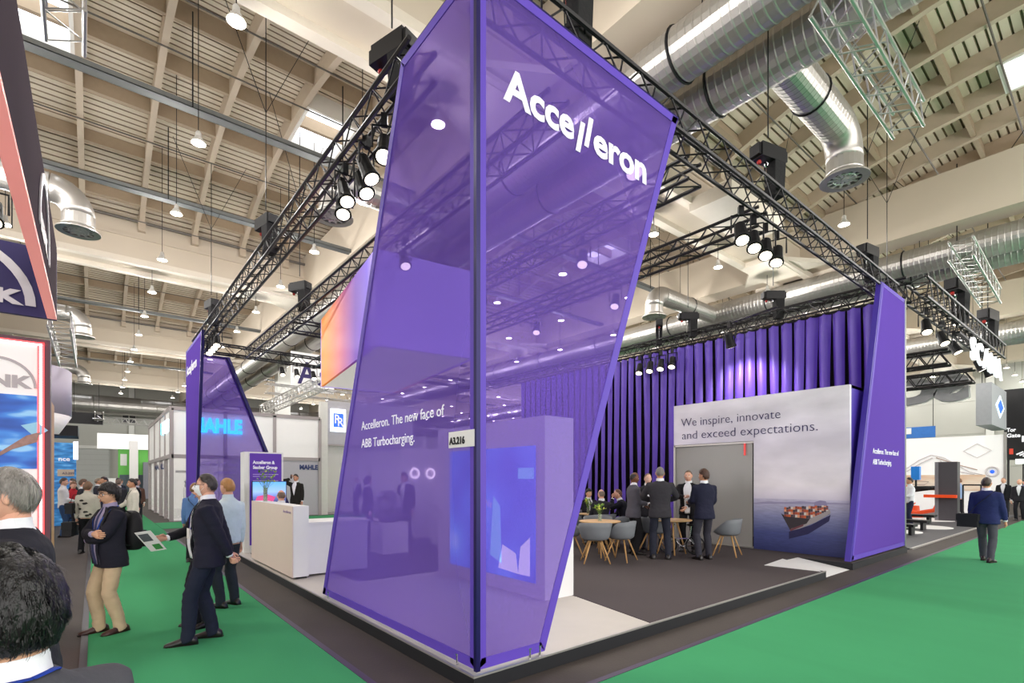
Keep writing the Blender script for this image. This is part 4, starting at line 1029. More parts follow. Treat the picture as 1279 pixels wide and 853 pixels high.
    for sd in (1, -1):
        sh, el, wr = arms[sd]; s0 = vmix(sh, body((0,0,1.39)), .28)
        end = vmix(el, wr, .97 if top != 'tee' else .1)
        pts = [s0, sh, vmix(sh, el, .5), vmix(sh, el, .92), vmix(el, wr, .12), vmix(el, wr, .55), end] if top != 'tee' else [s0, sh, vmix(sh, el, .5), vmix(sh, el, .85)]
        rr = [.066,.078,.069,.062,.060,.054,.046] if top != 'tee' else [.07,.074,.066,.062]
        b.tube(pts, [r*k for r in rr], 12)
    j = b.build('jacket' if isj else 'shirt', cloth(top_col, 'wool' if isj else 'cotton'), t, True, world=False); BAKE.append((j, vx, .005 if not far else .0, 11.))
    if isj and shirt_col:
        # shirt V, lapels, collar on the chest surface
        w0 = .36 if open_j < 1 else .5; u0 = .36 if open_j < 1 else .06
        def patch(nm, m, fn, off, nu=12, nv=8, th=.006):
            R = []
            for i in range(nu+1):
                f = i/nu; u = u0+(.99-u0)*f; lo, hi_ = fn(f)
                R.append([torso(tb, u, PI/2+vmix(lo, hi_, q/nv), off) for q in range(nv+1)])
            R2 = [r[::-1] for r in [[torso(tb, u0+(.99-u0)*i/nu, PI/2+vmix(fn(i/nu)[0], fn(i/nu)[1], q/nv), off-th) for q in range(nv+1)] for i in range(nu+1)]]
            bb = MB(); bb.rings([a+c for a, c in zip(R, R2)]); return bb.build(nm, m, t, True, world=False)
        wv = lambda f: (.03+w0*f**.9)*(1 if open_j < 1 else 1.0)
        patch('shirt_front', cloth(shirt_col, 'cotton'), lambda f: (-wv(f), wv(f)) if open_j < 1 else (-.34-.14*f, .34+.14*f), .010)
        for sd in (-1, 1):
            ba = (lambda f, sd=sd: (sd*(wv(f)-.01), sd*(wv(f)+.05+.24*math.sin(PI*min(1, f*1.05))**.8))) if open_j < 1 else (lambda f, sd=sd: (sd*(.21+.18*f), sd*(.34+.32*f)))
            patch('lapel', cloth(top_col), ba, .016)
        if tie: patch('tie', cloth(tie, 'silk'), lambda f: (-.10+.05*f, .10-.05*f), .017, nv=3)
    if shirt_col:
        R = []
        for z, a, c in ((1.472,.078,.080),(1.515,.073,.075),(1.543,.0705,.072)):
            R.append([body((a*math.cos(2*PI*q/28), .004+c*math.sin(2*PI*q/28)+(.012 if z > 1.5 and math.sin(2*PI*q/28) < -.3 else 0), z-(.02*max(0, math.sin(2*PI*q/28))))) for q in range(28)])
        b = MB(); b.rings(R, cap=False); b.build('collar', cloth(shirt_col if isj else top_col, 'cotton'), t, True, world=False)
    if isj and shirt_col:
        for sd in (1, -1):
            sh, el, wr = arms[sd]; dd_ = (wr-el).normalized(); b = MB(); b.tube([wr-dd_*.03, wr+dd_*.012], [.040,.036], 10); b.build('shirt_cuff', cloth(shirt_col, 'cotton'), t, True, world=False)
    if legs:
        b = MB(); hz = hipz
        R = []
        for z, a, c in ((-.13,.07,.07),(-.06,.148,.100),(.02,.160,.106),(.09,.150,.104),(.15,.135,.095)):
            R.append([E((a*math.cos(2*PI*q/14), c*math.sin(2*PI*q/14)-.005, hz+z)) for q in range(14)])
        b.rings(R)
        for sd in (1, -1):
            hj, kn, an, f_ = legsj[sd]; e = an-E((0,0,.045))
            b.tube([hj+E((0,0,.02)), vmix(hj, kn, .35), vmix(hj, kn, .8), kn, vmix(kn, an, .3), vmix(kn, an, .75), e+E((0,.01,.02)), e], [.084,.086,.077,.073,.073,.063,.062,.064], 12)
        tr = b.build('trousers', cloth(leg_col, 'wool'), t, True, world=False); BAKE.append((tr, vx, .005 if not far else 0., 9.))
        if belt:
            R = [[E(((.176)*math.cos(2*PI*q/18), .128*math.sin(2*PI*q/18), hz+z)) for q in range(18)] for z in (.085,.115)]
            b = MB(); b.rings(R, cap=False); b.build('belt', mat('leather_belt', belt, .5), t, True, world=False)
        for sd in (1, -1):
            hj, kn, an, f_ = legsj[sd]; fw = E((an-kn).xy.to_3d()) if False else E((.12*sd,1,0)).normalized(); sw = fw.cross(E((0,0,1)))
            base = E((an.x, an.y, f_.z)); b = MB(); R = []
            for y, w, h in ((-.085,.025,.03),(-.075,.036,.07),(-.03,.040,.105),(.03,.041,.10),(.08,.045,.068),(.14,.050,.048),(.185,.042,.034),(.208,.016,.022)):
                R.append([base+fw*y+sw*(w*c)+E((0,0,.012+h*max(0, sn)**.7)) for c, sn in ((1,0),(.92,.5),(.6,.85),(0,1),(-.6,.85),(-.92,.5),(-1,0))])
            b.rings(R); so_ = b.build('shoe', mat('shoe_leather'+shoe_col, shoe_col, .35, var=.15, spec=.6), t, True, world=False)
            if not far:
                b = MB(); b.prism([base+fw*y+sw*(w*q) for y, w, q in ((-.09,.03,-1),(-.03,.043,-1),(.08,.047,-1),(.15,.052,-1),(.212,.02,-1),(.212,.02,1),(.15,.052,1),(.08,.047,1),(-.03,.043,1),(-.09,.03,1))], (0,0,.016))
                b.build('sole', m_sole, so_, world=False)
    if glasses:
        b = MB()
        for sd in (1, -1):
            b.torus(Mh @ E((.034*sd,.101,.004)), .021, .0022, 16, 5, Mh.to_3x3() @ E((.18*sd,1,0)))
            b.tube([Mh @ E((.054*sd,.094,.010)), Mh @ E((.078*sd,.06,.012)), Mh @ E((.082*sd,-.01,.012))], .0022, 5)
        b.tube([Mh @ E((-.013,.104,.008)), Mh @ E((.013,.104,.008))], .002, 5); b.build('glasses', black_metal, t, True, world=False)
    if mask:
        R = []
        for i in range(9):
            ph = -.98+1.04*i/8
            R.append([Mh @ (head_pt(PI/2+1.12*(q/10*2-1), ph, 0.)*1.0+E((0,1,0))*(.010+.012*math.cos(q/10*PI-PI/2)*math.sin(PI*i/8))+E((.006*(1-q/5),0,0))) for q in range(11)])
        b = MB(); b.rings(R, cap=False, closed=False)
        for sd in (1, -1):
            for pz in (-.01,-.075): b.tube([Mh @ E((.060*sd,.062,pz)), Mh @ E((.082*sd,-.005,.0))], .0018, 4)
        b.build('face_mask', mat('white_mask', '#eef0f0', .8, var=.02), t, True, world=False)
    if lanyard:
        b = MB()
        for sd in (1, -1):
            pts = [body((.0,-.075,1.50)), body((.06*sd,-.05,1.50)), torso(tb, .93, PI/2-.75*sd, .012), torso(tb, .78, PI/2-.42*sd, .020), torso(tb, .55, PI/2-.10*sd, .022)]
            b.tube(pts, [(.010,.0022)]*5, 6, flat=(1,0,0))
        b.build('lanyard', cloth(lanyard, 'silk'), t, True, world=False)
        c = torso(tb, .48, PI/2, .026); b = MB(); b.obox(c, (.09,.004,.12)); b.build('name_badge', mat('badge_card', '#ece9e4', .6), t, world=False)
    t.scale = (s, s, s)
    t['_mh'] = [x for r in Mh for x in r]
    P = dict(o=t, Mh=Mh, body=body, torso=torso, tb=tb, arms=arms, legs=legsj, s=s)
    return P
def hair_strands(t, Mh, style, col, n, seed):
    """combed strands lying over the scalp (nobody could count them)"""
    rnd = random.Random(int(seed*100)); f = hair_off(style, seed); b = MB(); made = 0
    cr = Vector((-.2,-.55,1.)).normalized()
    while made < n:
        th = rnd.uniform(0, 2*PI); ph = math.asin(rnd.uniform(-.55, 1))
        o = f(th, ph)
        if o < .004: continue
        made += 1; p = head_pt(th, ph, o-.002); nn = p.normalized(); d = nn-cr; d = (d-nn*d.dot(nn)); d = d.normalized() if d.length > .05 else nn.orthogonal()
        d = (d+Vector((rnd.gauss(0,.22), rnd.gauss(0,.22), rnd.gauss(0,.1)-.25))).normalized(); L = rnd.uniform(.022,.05); w = .0011
        sd = nn.cross(d).normalized()*w; pts = []
        for i in range(4):
            q = i/3; c = p+d*(L*q)+nn*(.0015*math.sin(q*PI*.75)-.013*q*q*L/.03)+nn*rnd.uniform(0,.0008); k = 1-.75*q; pts += [Mh @ (c-sd*k), Mh @ (c+sd*k)]
        b.add(pts, [(0,1,3,2),(2,3,5,4),(4,5,7,6)])
    o = b.build('hair_strands', hairm(col), t, False, world=False); o['kind'] = 'stuff'
def bake_all():
    tmp = []
    for o, vx, amp, fq in BAKE:
        m = o.modifiers.new('r', 'REMESH'); m.mode = 'VOXEL'; m.voxel_size = vx; m.use_smooth_shade = True
        m2 = o.modifiers.new('s', 'SMOOTH'); m2.iterations = 4; m2.factor = .5
    bpy.context.view_layer.update(); dg = bpy.context.evaluated_depsgraph_get()
    for o, vx, amp, fq in BAKE:
        me = bpy.data.meshes.new_from_object(o.evaluated_get(dg)); me.name = o.name; mt = o.data.materials[0]; old = o.data
        o.modifiers.clear(); o.data = me; me.materials.clear(); me.materials.append(mt)
        if amp:
            sd = (hash(o.name) % 97)
            for v, nrm in zip(me.vertices, [v.normal.copy() for v in me.vertices]):
                c = v.co; w = 1-abs(noise.noise(Vector((c.x*fq*.8+sd, c.y*fq*.8, c.z*fq*1.5+c.x*3))))*2
                v.co = c+nrm*(amp*(w-.45)+.002)
        me.polygons.foreach_set('use_smooth', [True]*len(me.polygons)); me.update()
        bpy.data.meshes.remove(old)
# ================================================================ PEOPLE
def face_to(dx, dy): return math.atan2(-dx, dy)       # rz so that local +Y points along (dx, dy)
PEOPLE = {}
LEFT = (-.773,.634)      # towards the left of the picture
# -- left aisle, nearest first
PEOPLE['fg'] = person((-.13,1.42,0), face_to(-.55,.84), 'person with thick black hair and blue lanyard, seen from behind at the lower left corner', H=1.60, top_col='#4a4a50', leg_col='#2a2a2e', sk='asian', hair='thick', hair_col='#0f0d0d', lanyard='#1f3c9a', hyaw=.1, hpitch=.12, hi=True, strands=7000)
PEOPLE['grey'] = person((-.28,3.25,0), face_to(-1,.12), 'grey haired person in dark suit with glasses, facing left behind the black haired one', H=1.80, top_col='#25252d', sk='fair', hair='short', hair_col='#8d8882', glasses=True, hi=True, wide=1.12, strands=4500)
PEOPLE['asian'] = person((.15,7.37,0), face_to(-.93,-.36), 'dark haired person in glasses, navy blazer and beige trousers standing with folded arms', H=1.70, top_col='#22222c', leg_col='#c3ab8b', shirt_col='#9d93ae', tie='#3b3f63', sk='asian', hair='thick', hair_col='#1b1513', glasses=True, hi=True, belly=.045, lanyard='#2a50a8', open_j=1., belt='#6d2c22', shoe_col='#3a1c18',
   hr=(-.11,.225,1.19), hl=(.07,.20,1.11), hint_r=(1,.2,-.55), hint_l=(-1,.25,-.55), hd_r=(-1,-.1,-.1), hd_l=(1,-.15,.0), palm_r=(0,-1,0), palm_l=(0,-1,0), fr=(.12,.06,0), fl=(-.10,-.06,0), hyaw=.12, strands=2500)
PEOPLE['mask'] = person((.96,6.34,0), face_to(-.94,.34), 'tall person in navy suit and white face mask, hands clasped behind the back', H=1.81, top_col='#20202e', leg_col='#1f2333', sk='fair', hair='crop', hair_col='#3d3733', glasses=True, mask=True, hi=True,
   hr=(.05,-.20,.86), hl=(-.05,-.21,.88), hint_r=(1,-.25,0), hint_l=(-1,-.25,0), hd_r=(-.75,-.2,-.5), hd_l=(.75,-.2,-.55), palm_r=(0,-1,0), palm_l=(0,-1,0), fr=(.09,-.03,0), fl=(-.12,.16,0), curl=.8, hpitch=.02, strands=1500)
PEOPLE['second'] = person((1.03,7.02,0), face_to(-.985,-.17), 'person in open dark suit and white shirt holding out a brochure beside the masked person', H=1.74, top_col='#1c1c22', leg_col='#1d1d24', sk='fair', hair='thin', hair_col='#6b5a4a', hi=True, open_j=1., lanyard='#3a2f8f', belly=.05,
   hr=(.14,.36,1.08), hint_r=(.6,-.6,-.8), hd_r=(-.1,1,.0), palm_r=(-1,0,0), curl=.75, fr=(.11,.04,0))
PEOPLE['blond'] = person((1.42,7.84,0), face_to(-.5,.85), 'blond person in pale shirt standing half hidden behind the navy suit', H=1.76, top='shirt', top_col='#c9d8dc', leg_col='#2b3138', sk='fair', hair='short', hair_col='#a8763f')
PEOPLE['denim'] = person((1.63,12.5,0), face_to(.45,.9), 'person in blue denim jacket with a black crossbody strap, seen from behind', H=1.66, top='shirt', top_col='#5e7fb4', leg_col='#1d1d22', sk='fair', hair='full', hair_col='#8a6544', hr=(.12,.24,1.1), wide=.96)
PEOPLE['pattern'] = person((-.12,15.6,0), face_to(.35,.93), 'person in black and white patterned top with a black shoulder bag', H=1.68, top='shirt', top_col='#b9b4a6', leg_col='#16161a', sk='fair', hair='full', hair_col='#6d4f36', fr=(.16,.05,0), fl=(-.14,0,0))
PEOPLE['white'] = person((.75,15.7,0), face_to(-.95,-.1), 'dark haired person in white shirt with lanyard facing left in the crowd', H=1.76, top='shirt', top_col='#d9d3c6', leg_col='#232329', sk='tan', hair='short', hair_col='#1d1613', lanyard='#23242c', hr=(.05,.35,1.02))
PEOPLE['wl'] = person((-.72,20.4,0), face_to(.8,-.2), 'person in white shirt and jeans beside the blue poster at the left', H=1.78, top='shirt', top_col='#e6e3e0', leg_col='#2f4668', hair='short', hair_col='#4a352a', hr=(-.05,.28,1.05))
PEOPLE['red'] = person((-.52,21.6,0), face_to(.3,-.9), 'person in red top standing behind the white shirt by the blue poster', H=1.66, top='shirt', top_col='#b32a33', leg_col='#24242a', hair='full', hair_col='#7a5236', far=True)
crowd = [(-.25,18.6,'#24252d','#5a4232','short',1.75,'person in dark jacket just left of the patterned top'),(.25,19.5,'#23263a','#2a1d17','short',1.82,'taller person in navy jacket right of the patterned top'),
 (.62,21.2,'#3b3a40','#6b5648','thin',1.74,'person in grey jacket in the middle of the far left crowd'),(1.05,20.6,'#1d1d22','#3a2a20','short',1.76,'person in black jacket left of the white glazed booth'),
 (.1,23.8,'#2c2c34','#7b6a58','short',1.78,'far person in charcoal jacket at the back of the left crowd'),(1.3,24.6,'#5a3f36','#9a7b55','full',1.68,'far person with light hair and brown top near the glazed booth'),
 (.75,25.8,'#262a38','#2a211b','crop',1.80,'far person in dark blue jacket behind the crowd'),(1.5,28.5,'#7d8aa0','#c09a5f','full',1.7,'far blond person in pale blue by the glazed booth'),
 (-.6,25.2,'#202026','#4a3a2e','short',1.77,'far person in black at the left of the crowd'),(.35,29.5,'#303038','#8a8078','thin',1.79,'furthest person in dark grey in the left aisle'),(1.0,31.5,'#3d4658','#4e3a2c','short',1.74,'furthest person in slate jacket in the left aisle')]
for i, (x, y, c, hc, hs, H, lb_) in enumerate(crowd):
    person((x,y,0), random.uniform(-2.,2.)+(PI if i % 2 else 0), lb_, H=H, top_col=c, leg_col='#1f1f25', hair=hs, hair_col=hc, far=True, sk=('fair','tan','pale')[i % 3], shirt_col='#dcdce2', group='crowd in the far left aisle')
PEOPLE['phone'] = person((5.3,18.0,PZ), face_to(-.72,-.7), 'person in dark suit and open white shirt talking on a phone beyond the counter', H=1.78, top_col='#23221f', leg_col='#22211f', sk='tan', hair='short', hair_col='#1f1713', hr=(.135,.10,1.60), hint_r=(1,.1,-.6), hd_r=(-.15,.1,1), palm_r=(-1,0,.1), curl=.9)
PEOPLE['tvsit'] = person((2.95,11.0,PZ), face_to(.1,1), 'bald person seated with back turned before the racing screen', H=1.75, sit=.48, top_col='#24232b', hair='bald', hair_col='#6a5648', sk='fair', hl=(-.12,.42,1.0), hr=(.12,.42,1.0), fl=(-.14,.5,0), fr=(.14,.5,0))
PEOPLE['rr'] = person((9.6,23.2,.012), face_to(-.9,-.2), 'person half hidden by the left edge of the front tower near the far booth', H=1.8, top_col='#26252b', hair='short', hair_col='#2a1d17', far=True)
# -- silhouettes inside the stand, seen through the front tower
PEOPLE['s1'] = person((6.1,11.6,PZ), face_to(-.85,-.3), 'person in dark suit at the high counter, seen through the front tower', H=1.78, top_col='#25242c', hair='short', hair_col='#2a211d', hr=(.1,.36,1.15), lean=.12)
PEOPLE['s2'] = person((5.35,12.3,PZ), face_to(.8,-.3), 'slim person in dark clothes facing the counter, seen through the front tower', H=1.68, top_col='#2b2a33', hair='bob', hair_col='#3a2a20', hl=(-.1,.3,1.1))
PEOPLE['s3'] = person((4.6,21.9,.012), face_to(-.9,-.3), 'person in dark suit standing behind the far left tower', H=1.80, top_col='#1e1d26', hair='short', hair_col='#2a211d', far=True)
# -- seated at the rear table
PEOPLE['seatA'] = person((10.1,9.12,PZ), face_to(-.35,-.95), 'young black haired person in dark suit seated facing us at the rear table', H=1.72, sit=.46, top_col='#1f1f26', sk='asian', hair='full', hair_col='#141110', hl=(-.14,.36,.98), hr=(.14,.36,.98), tie='#2a2a3a', fl=(-.12,.4,0), fr=(.12,.4,0))
PEOPLE['seatB'] = person((9.38,8.05,PZ), face_to(.4,.9), 'balding person in grey suit seated with back turned at the rear table', H=1.74, sit=.46, top_col='#2d2c33', sk='fair', hair='bald', hair_col='#7a6a5c', hl=(-.16,.38,1.0), hr=(.16,.38,1.0), fl=(-.14,.42,0), fr=(.14,.42,0))
PEOPLE['seatC'] = person((10.1,7.92,PZ), face_to(-.6,.75), 'person in dark suit leaning forward at the rear table, hand at the chin', H=1.78, sit=.46, top_col='#20202a', sk='fair', hair='thin', hair_col='#6b4a35', lean=.22, hl=(-.04,.30,1.50), hint_l=(-.5,.3,-1), hd_l=(.2,.1,1), palm_l=(0,-1,.2), curl=1.1, hr=(.14,.42,1.02), fl=(-.13,.42,0), fr=(.13,.42,0))
# -- standing at the right table
PEOPLE['m_back'] = person((8.82,6.04,PZ), face_to(.78,.62), 'tall grey haired person in dark grey suit with back turned at the right table', H=1.86, top_col='#37353a', leg_col='#2a2c38', sk='tan', hair='crop', hair_col='#77706a', hl=(-.13,.30,1.10), hr=(.13,.30,1.10), hint_l=(-1,-.5,0), hint_r=(1,-.5,0), fl=(-.13,0,0), fr=(.15,-.02,0), wide=1.06)
PEOPLE['m_grey'] = person((8.93,6.78,PZ), face_to(.86,-.5), 'bald dark skinned person in grey blazer and black trousers, side on at the right table', H=1.76, top_col='#55535c', leg_col='#232225', sk='brown', hair='bald', hair_col='#2a2220', hl=(-.08,.26,1.04), hr=(.06,.28,1.08), hpitch=.22)
PEOPLE['m_right'] = person((9.45,5.44,PZ), face_to(.5,.86), 'brown haired person in navy blazer and dark jeans with back turned at the right table', H=1.81, top_col='#232437', leg_col='#35343d', sk='tan', hair='full', hair_col='#46291b', hl=(-.12,.36,1.12), hr=(.17,.30,1.06), hyaw=.5, fl=(-.12,-.02,0), fr=(.13,.05,0))
PEOPLE['m_face'] = person((10.25,6.28,PZ), face_to(-.93,-.35), 'person in black suit and white shirt facing us across the right table, gesturing', H=1.81, top_col='#17161a', leg_col='#17161a', sk='fair', hair='crop', hair_col='#5c4636', hr=(-.0,.34,1.18), hl=(-.02,.30,.98), hint_r=(1,-.3,-.2), hint_l=(-1,-.3,-.2), hd_r=(-.5,.8,.1), palm_r=(0,0,1), curl=.5, open_j=1.)
PEOPLE['hid'] = person((9.7,6.97,PZ), face_to(-.6,-.75), 'person almost hidden behind the tall grey haired one at the right table', H=1.74, top_col='#2b2a30', sk='pale', hair='thin', hair_col='#8a6a4c')
# -- right aisle
PEOPLE['walk'] = person((14.5,1.95,.012), face_to(.96,-.12), 'person in blue blazer walking away on the green carpet with a black shoulder bag', H=1.77, top_col='#252c58', leg_col='#4b4a52', sk='tan', hair='short', hair_col='#33241b', hr=(.27,.12,.86), hl=(-.26,.02,.84), fl=(-.09,.16,.0), fr=(.10,-.14,.0), hint_r=(.6,-1,0), wide=1.08, shoe_col='#2a1713')
PEOPLE['ws'] = person((22.6,5.05,0), face_to(-.55,.8), 'dark haired person in white shirt at the right edge of the violet tower', H=1.80, top='shirt', top_col='#dcdde2', leg_col='#20243a', hair='short', hair_col='#221914', sk='tan', hl=(-.12,.32,1.1), hr=(.14,.3,1.15))
PEOPLE['bs'] = person((29.0,4.75,0), face_to(.3,.95), 'person in light blue shirt and dark trousers before the white excavator wall', H=1.78, top='shirt', top_col='#8fa5cc', leg_col='#22222c', hair='short', hair_col='#7a5136', hl=(-.1,.3,1.05), fl=(-.15,.1,0), fr=(.14,-.1,0), far=True)
rc = [(31.0,3.6,'#1b1b20','#7a5a44','thin',1.8,'person in black jacket left of the far right group'),(30.0,3.0,'#26252b','#a38a72','bald',1.74,'bald person in dark clothes in the far right group'),(25.3,1.9,'#3a3d4c','#6a4b3a','short',1.78,'person in grey blazer and light trousers at the right picture edge'),
      (33,3.1,'#5a4ab0','#2a2018','short',1.72,'far person with violet scarf behind the right group'),(34,2.4,'#33343c','#4a372b','short',1.77,'far person in grey behind the right group')]
for i, (x, y, c, hc, hs, H, lb_) in enumerate(rc):
    person((x,y,.012 if y < 2.9 else 0), face_to(-.9,.1) if i != 3 else face_to(.4,.8), lb_, H=H, top_col=c, leg_col='#a39a8c' if i == 2 else '#1e1e24', hair=hs, hair_col=hc, far=True, shirt_col='#c48a86' if i == 2 else '#dcdce2', group='group in the far right aisle')
# ================================================================ THINGS PEOPLE CARRY
def loc2w(P, p):
    o = P['o']; return Matrix.Translation(o.location) @ Matrix.Rotation(o.rotation_euler.z, 4, 'Z') @ Matrix.Scale(P['s'], 4) @ Vector(p)
def carried(name, label, cat, P, build):
    o = P['o']; t = thing(name, label, cat, o.location.copy(), o.rotation_euler.z); t.scale = o.scale; build(t, P); return t
m_bag = mat('black_nylon', '#131316', .7, var=.2, bump=.3, bscale=15)
def backpack(t, P):
    R = []
    for z, w, d in ((-.24,.11,.05),(-.22,.14,.075),(-.05,.15,.09),(.12,.14,.08),(.20,.11,.055),(.23,.06,.02)):
        R.append([P['body']((w*math.copysign(abs(math.cos(2*PI*j/16))**.6, math.cos(2*PI*j/16)), -.215+d*math.copysign(abs(math.sin(2*PI*j/16))**.7, math.sin(2*PI*j/16)), 1.20+z)) for j in range(16)])
    MB().rings(R).build('pack', m_bag, t, True, world=False)
    b = MB(); b.obox(P['body']((0,-.30,1.09)), (.2,.06,.2)); b.build('front_pocket', m_bag, t, world=False)
    for sd in (-1, 1): MB().tube([P['body']((.10*sd,-.16,1.40)), P['body']((.115*sd,-.05,1.475)), P['body']((.125*sd,.08,1.45)), P['body']((.13*sd,.150,1.30)), P['body']((.15*sd,.10,1.10)), P['body']((.14*sd,-.14,1.02))], [(.022,.005)]*6, 6, flat=(1,0,0)).build('strap', m_bag, t, True, world=False)
carried('backpack', 'black backpack on the back of the dark haired person with folded arms', 'backpack', PEOPLE['asian'], backpack)
def bag_at(c, sz, path, off=(0,0,0)):
    def f(t, P):
        MB().obox(c, sz, taper=.9).build('bag_body', m_bag, t, world=False); MB().obox(Vector(c)+Vector((0,0,sz[2]*.22)), (sz[0]*1.06,sz[1]*1.04,sz[2]*.5)).build('flap', m_bag, t, world=False)
        MB().tube([P['body'](p) if len(p) == 3 else p for p in path], [(.018,.004)]*len(path), 6, flat=(0,1,0)).build('strap', m_bag, t, True, world=False)
    return f
carried('messenger_bag', 'black messenger bag on the left hip of the person in the blue blazer', 'bag', PEOPLE['walk'], bag_at((-.24,-.20,.86), (.34,.14,.28), [(-.22,-.20,1.0),(-.10,-.165,1.2),(.08,-.15,1.38),(.135,-.02,1.475),(.12,.10,1.44),(-.1,.17,1.15)]))
carried('shoulder_bag', 'black shoulder bag of the person in the patterned top', 'bag', PEOPLE['pattern'], bag_at((-.30,-.05,1.12), (.14,.34,.26), [(-.30,-.12,1.25),(-.24,-.10,1.44),(-.17,-.0,1.475),(-.22,.10,1.42),(-.30,.08,1.25)]))
carried('travel_bag', 'black bag hanging low beside the person in the patterned top', 'bag', PEOPLE['pattern'], bag_at((-.34,-.02,.62), (.2,.36,.34), [(-.34,-.12,.78),(-.33,-.06,.88),(-.33,.04,.88),(-.34,.10,.78)]))
carried('crossbody_strap', 'thin black bag strap across the back of the blue denim jacket', 'bag', PEOPLE['denim'], bag_at((.22,-.10,.92), (.1,.2,.18), [(.22,-.10,1.0),(.10,-.152,1.2),(-.06,-.15,1.38),(-.12,-.02,1.47)]))
def brochure(t, P):
    c = P['arms'][1][2]; c = Vector(c)+Vector((-.02,.17,-.02)); rot = Matrix.Rotation(.35, 3, 'Z') @ Matrix.Rotation(.9, 3, 'X') @ Matrix.Rotation(.25, 3, 'Y')
    def sheet(nm, cen, size, m): MB().obox(c+rot @ Vector(cen), size, rot).build(nm, m, t, world=False)
    sheet('sheet', (0,0,0), (.21,.30,.004), mat('brochure_paper', '#eceaea', .6, var=.02)); sheet('green_field', (-.03,-.09,.003), (.10,.08,.002), mat('brochure_green', '#3f8f4a', .6)); sheet('photo', (.02,.06,.003), (.13,.11,.002), mat('brochure_photo', '#5b5f66', .6, var=.5, scale=30))
    sheet('photo', (-.03,-.09,-.003), (.10,.08,.002), mat('brochure_green', '#3f8f4a', .6)); sheet('photo', (.02,.06,-.003), (.13,.11,.002), mat('brochure_photo', '#5b5f66', .6))
carried('brochure', 'white printed brochure held out over the green carpet', 'paper', PEOPLE['second'], brochure)
def phone(t, P):
    w = P['arms'][1][2]; MB().obox(Vector(w)+Vector((-.035,.035,.07)), (.012,.07,.15), Matrix.Rotation(.15, 3, 'X')).build('phone_case', black_metal, t, world=False)
carried('mobile_phone', 'black phone held to the ear beyond the counter', 'phone', PEOPLE['phone'], phone)
# black pattern patches on the patterned top, following the cloth
P = PEOPLE['pattern']; rr = random.Random(5)
for k in range(26):
    u = rr.uniform(.08,.86); th = rr.uniform(0, 2*PI); q = []
    for a in range(6):
        q.append(P['torso'](P['tb'], u+rr.uniform(.03,.06)*math.sin(a*PI/3), th+rr.uniform(.15,.3)*math.cos(a*PI/3), .012))
    n = (q[2]-q[0]).cross(q[4]-q[0]).normalized(); MB().prism(q, n*.004).build('print_patch', mat('black_cloth_print', '#24221f', .8), P['o'], world=False)
# ================================================================ NEIGHBOURING BOOTHS
m_led = mat('red_led_strip', '#ff5a5a', .4, var=0, emit='#ff3a3e', es=3.2); m_ledw = mat('led_core', '#fff0ee', .4, var=0, emit='#ffe9e6', es=3.5)
m_plum = mat('plum_booth_frame', '#4d3b46', .5, var=.06); m_greyl = mat('grey_relief_letter', '#b9aeb0', .5, var=.04); m_ivory = mat('ivory_lightbox', '#ece5e2', .5, var=.02, emit='#ece5e2', es=.25)
# left: light wall with red LED frame
rw = thing('light_wall', 'plum framed light wall with red glowing edge and a ship picture at the far left', 'sign', (-1.3,7.1,0))
MB().box((-3,7.,0), (-.345,7.18,3.16)).build('frame', m_plum, rw)
MB().box((-3,6.985,.2), (-.44,7.,3.08)).build('upper_panel', m_ivory, rw)
MB().box((-3,6.975,1.85), (-.44,6.985,2.58)).build('sea_picture', scr_mat('deep_sea_print', (.3,.5,.62,.72), ('#1f3f8c','#2a5db8','#3f83d2','#8fc0e6'), .25, 3., (1,1,3)), rw)
MB().prism([(-.74,6.97,1.98),(-.52,6.97,2.18),(-.42,6.97,2.22),(-.44,6.97,2.12),(-.62,6.97,2.04),(-.8,6.97,1.9),(-1.6,6.97,1.8),(-1.6,6.97,2.2),(-.8,6.97,2.22)], (0,-.003,0)).build('ship_deck', mat('print_ship_deck', '#a37d74', .6, var=.5, scale=25), rw)
MB().prism([(-.56,6.972,2.28),(-.44,6.972,2.32),(-.36,6.972,2.24),(-.45,6.972,2.16)], (0,-.002,0)).build('wave_foam', mat('print_foam', '#9fd0ea', .6, var=.2), rw)
b = MB(); b.box((-.425,6.975,.1), (-.405,6.99,3.105)); b.box((-3,6.975,3.085), (-.405,6.99,3.105)); b.build('led_core', m_ledw, rw)
b = MB(); b.box((-.405,6.97,.1), (-.39,6.99,3.12)); b.box((-3,6.97,3.105), (-.39,6.99,3.12)); b.box((-.440,6.97,.1), (-.425,6.99,3.09)); b.build('led_strip', m_led, rw)
def arc(par, c, R0, R1, a0, a1, ux, n, m, name='emblem_arc', th=.01, N=20):
    c = Vector(c); ux = Vector(ux); uz = Vector((0,0,1)); P = [c+ux*(R1*math.cos(a0+(a1-a0)*i/N))+uz*(R1*math.sin(a0+(a1-a0)*i/N)) for i in range(N+1)]+[c+ux*(R0*math.cos(a1-(a1-a0)*i/N))+uz*(R0*math.sin(a1-(a1-a0)*i/N)) for i in range(N+1)]
    v = Vector(n)*th; b = MB(); M = N+1
    pts = P[:M]+P[M:][::-1]
    R = [[pts[i], pts[M+i], pts[M+i]+v, pts[i]+v] for i in range(M)]; b.rings(R); return b.build(name, m, par)
arc(rw, (-.73,6.985,2.655), .265, .29, 0, PI, (1,0,0), (0,-1,0), m_greyl)
text(rw, 'RENK', (-1.0,6.983,2.655), (1,0,0), (0,0,1), .16, m_greyl, width=.52, bold=.008, ext=.004)
MB().box((-.36,6.96,.9), (-.31,6.99,1.0)).build('latch', black_metal, rw)
wp = thing('booth_end_wall', 'upright oak end panel beside the plum light wall', 'wall', (-.42,7.9,0)); MB().box((-.62,7.6,0), (-.37,8.2,2.62)).build('board', m_oak, wp)
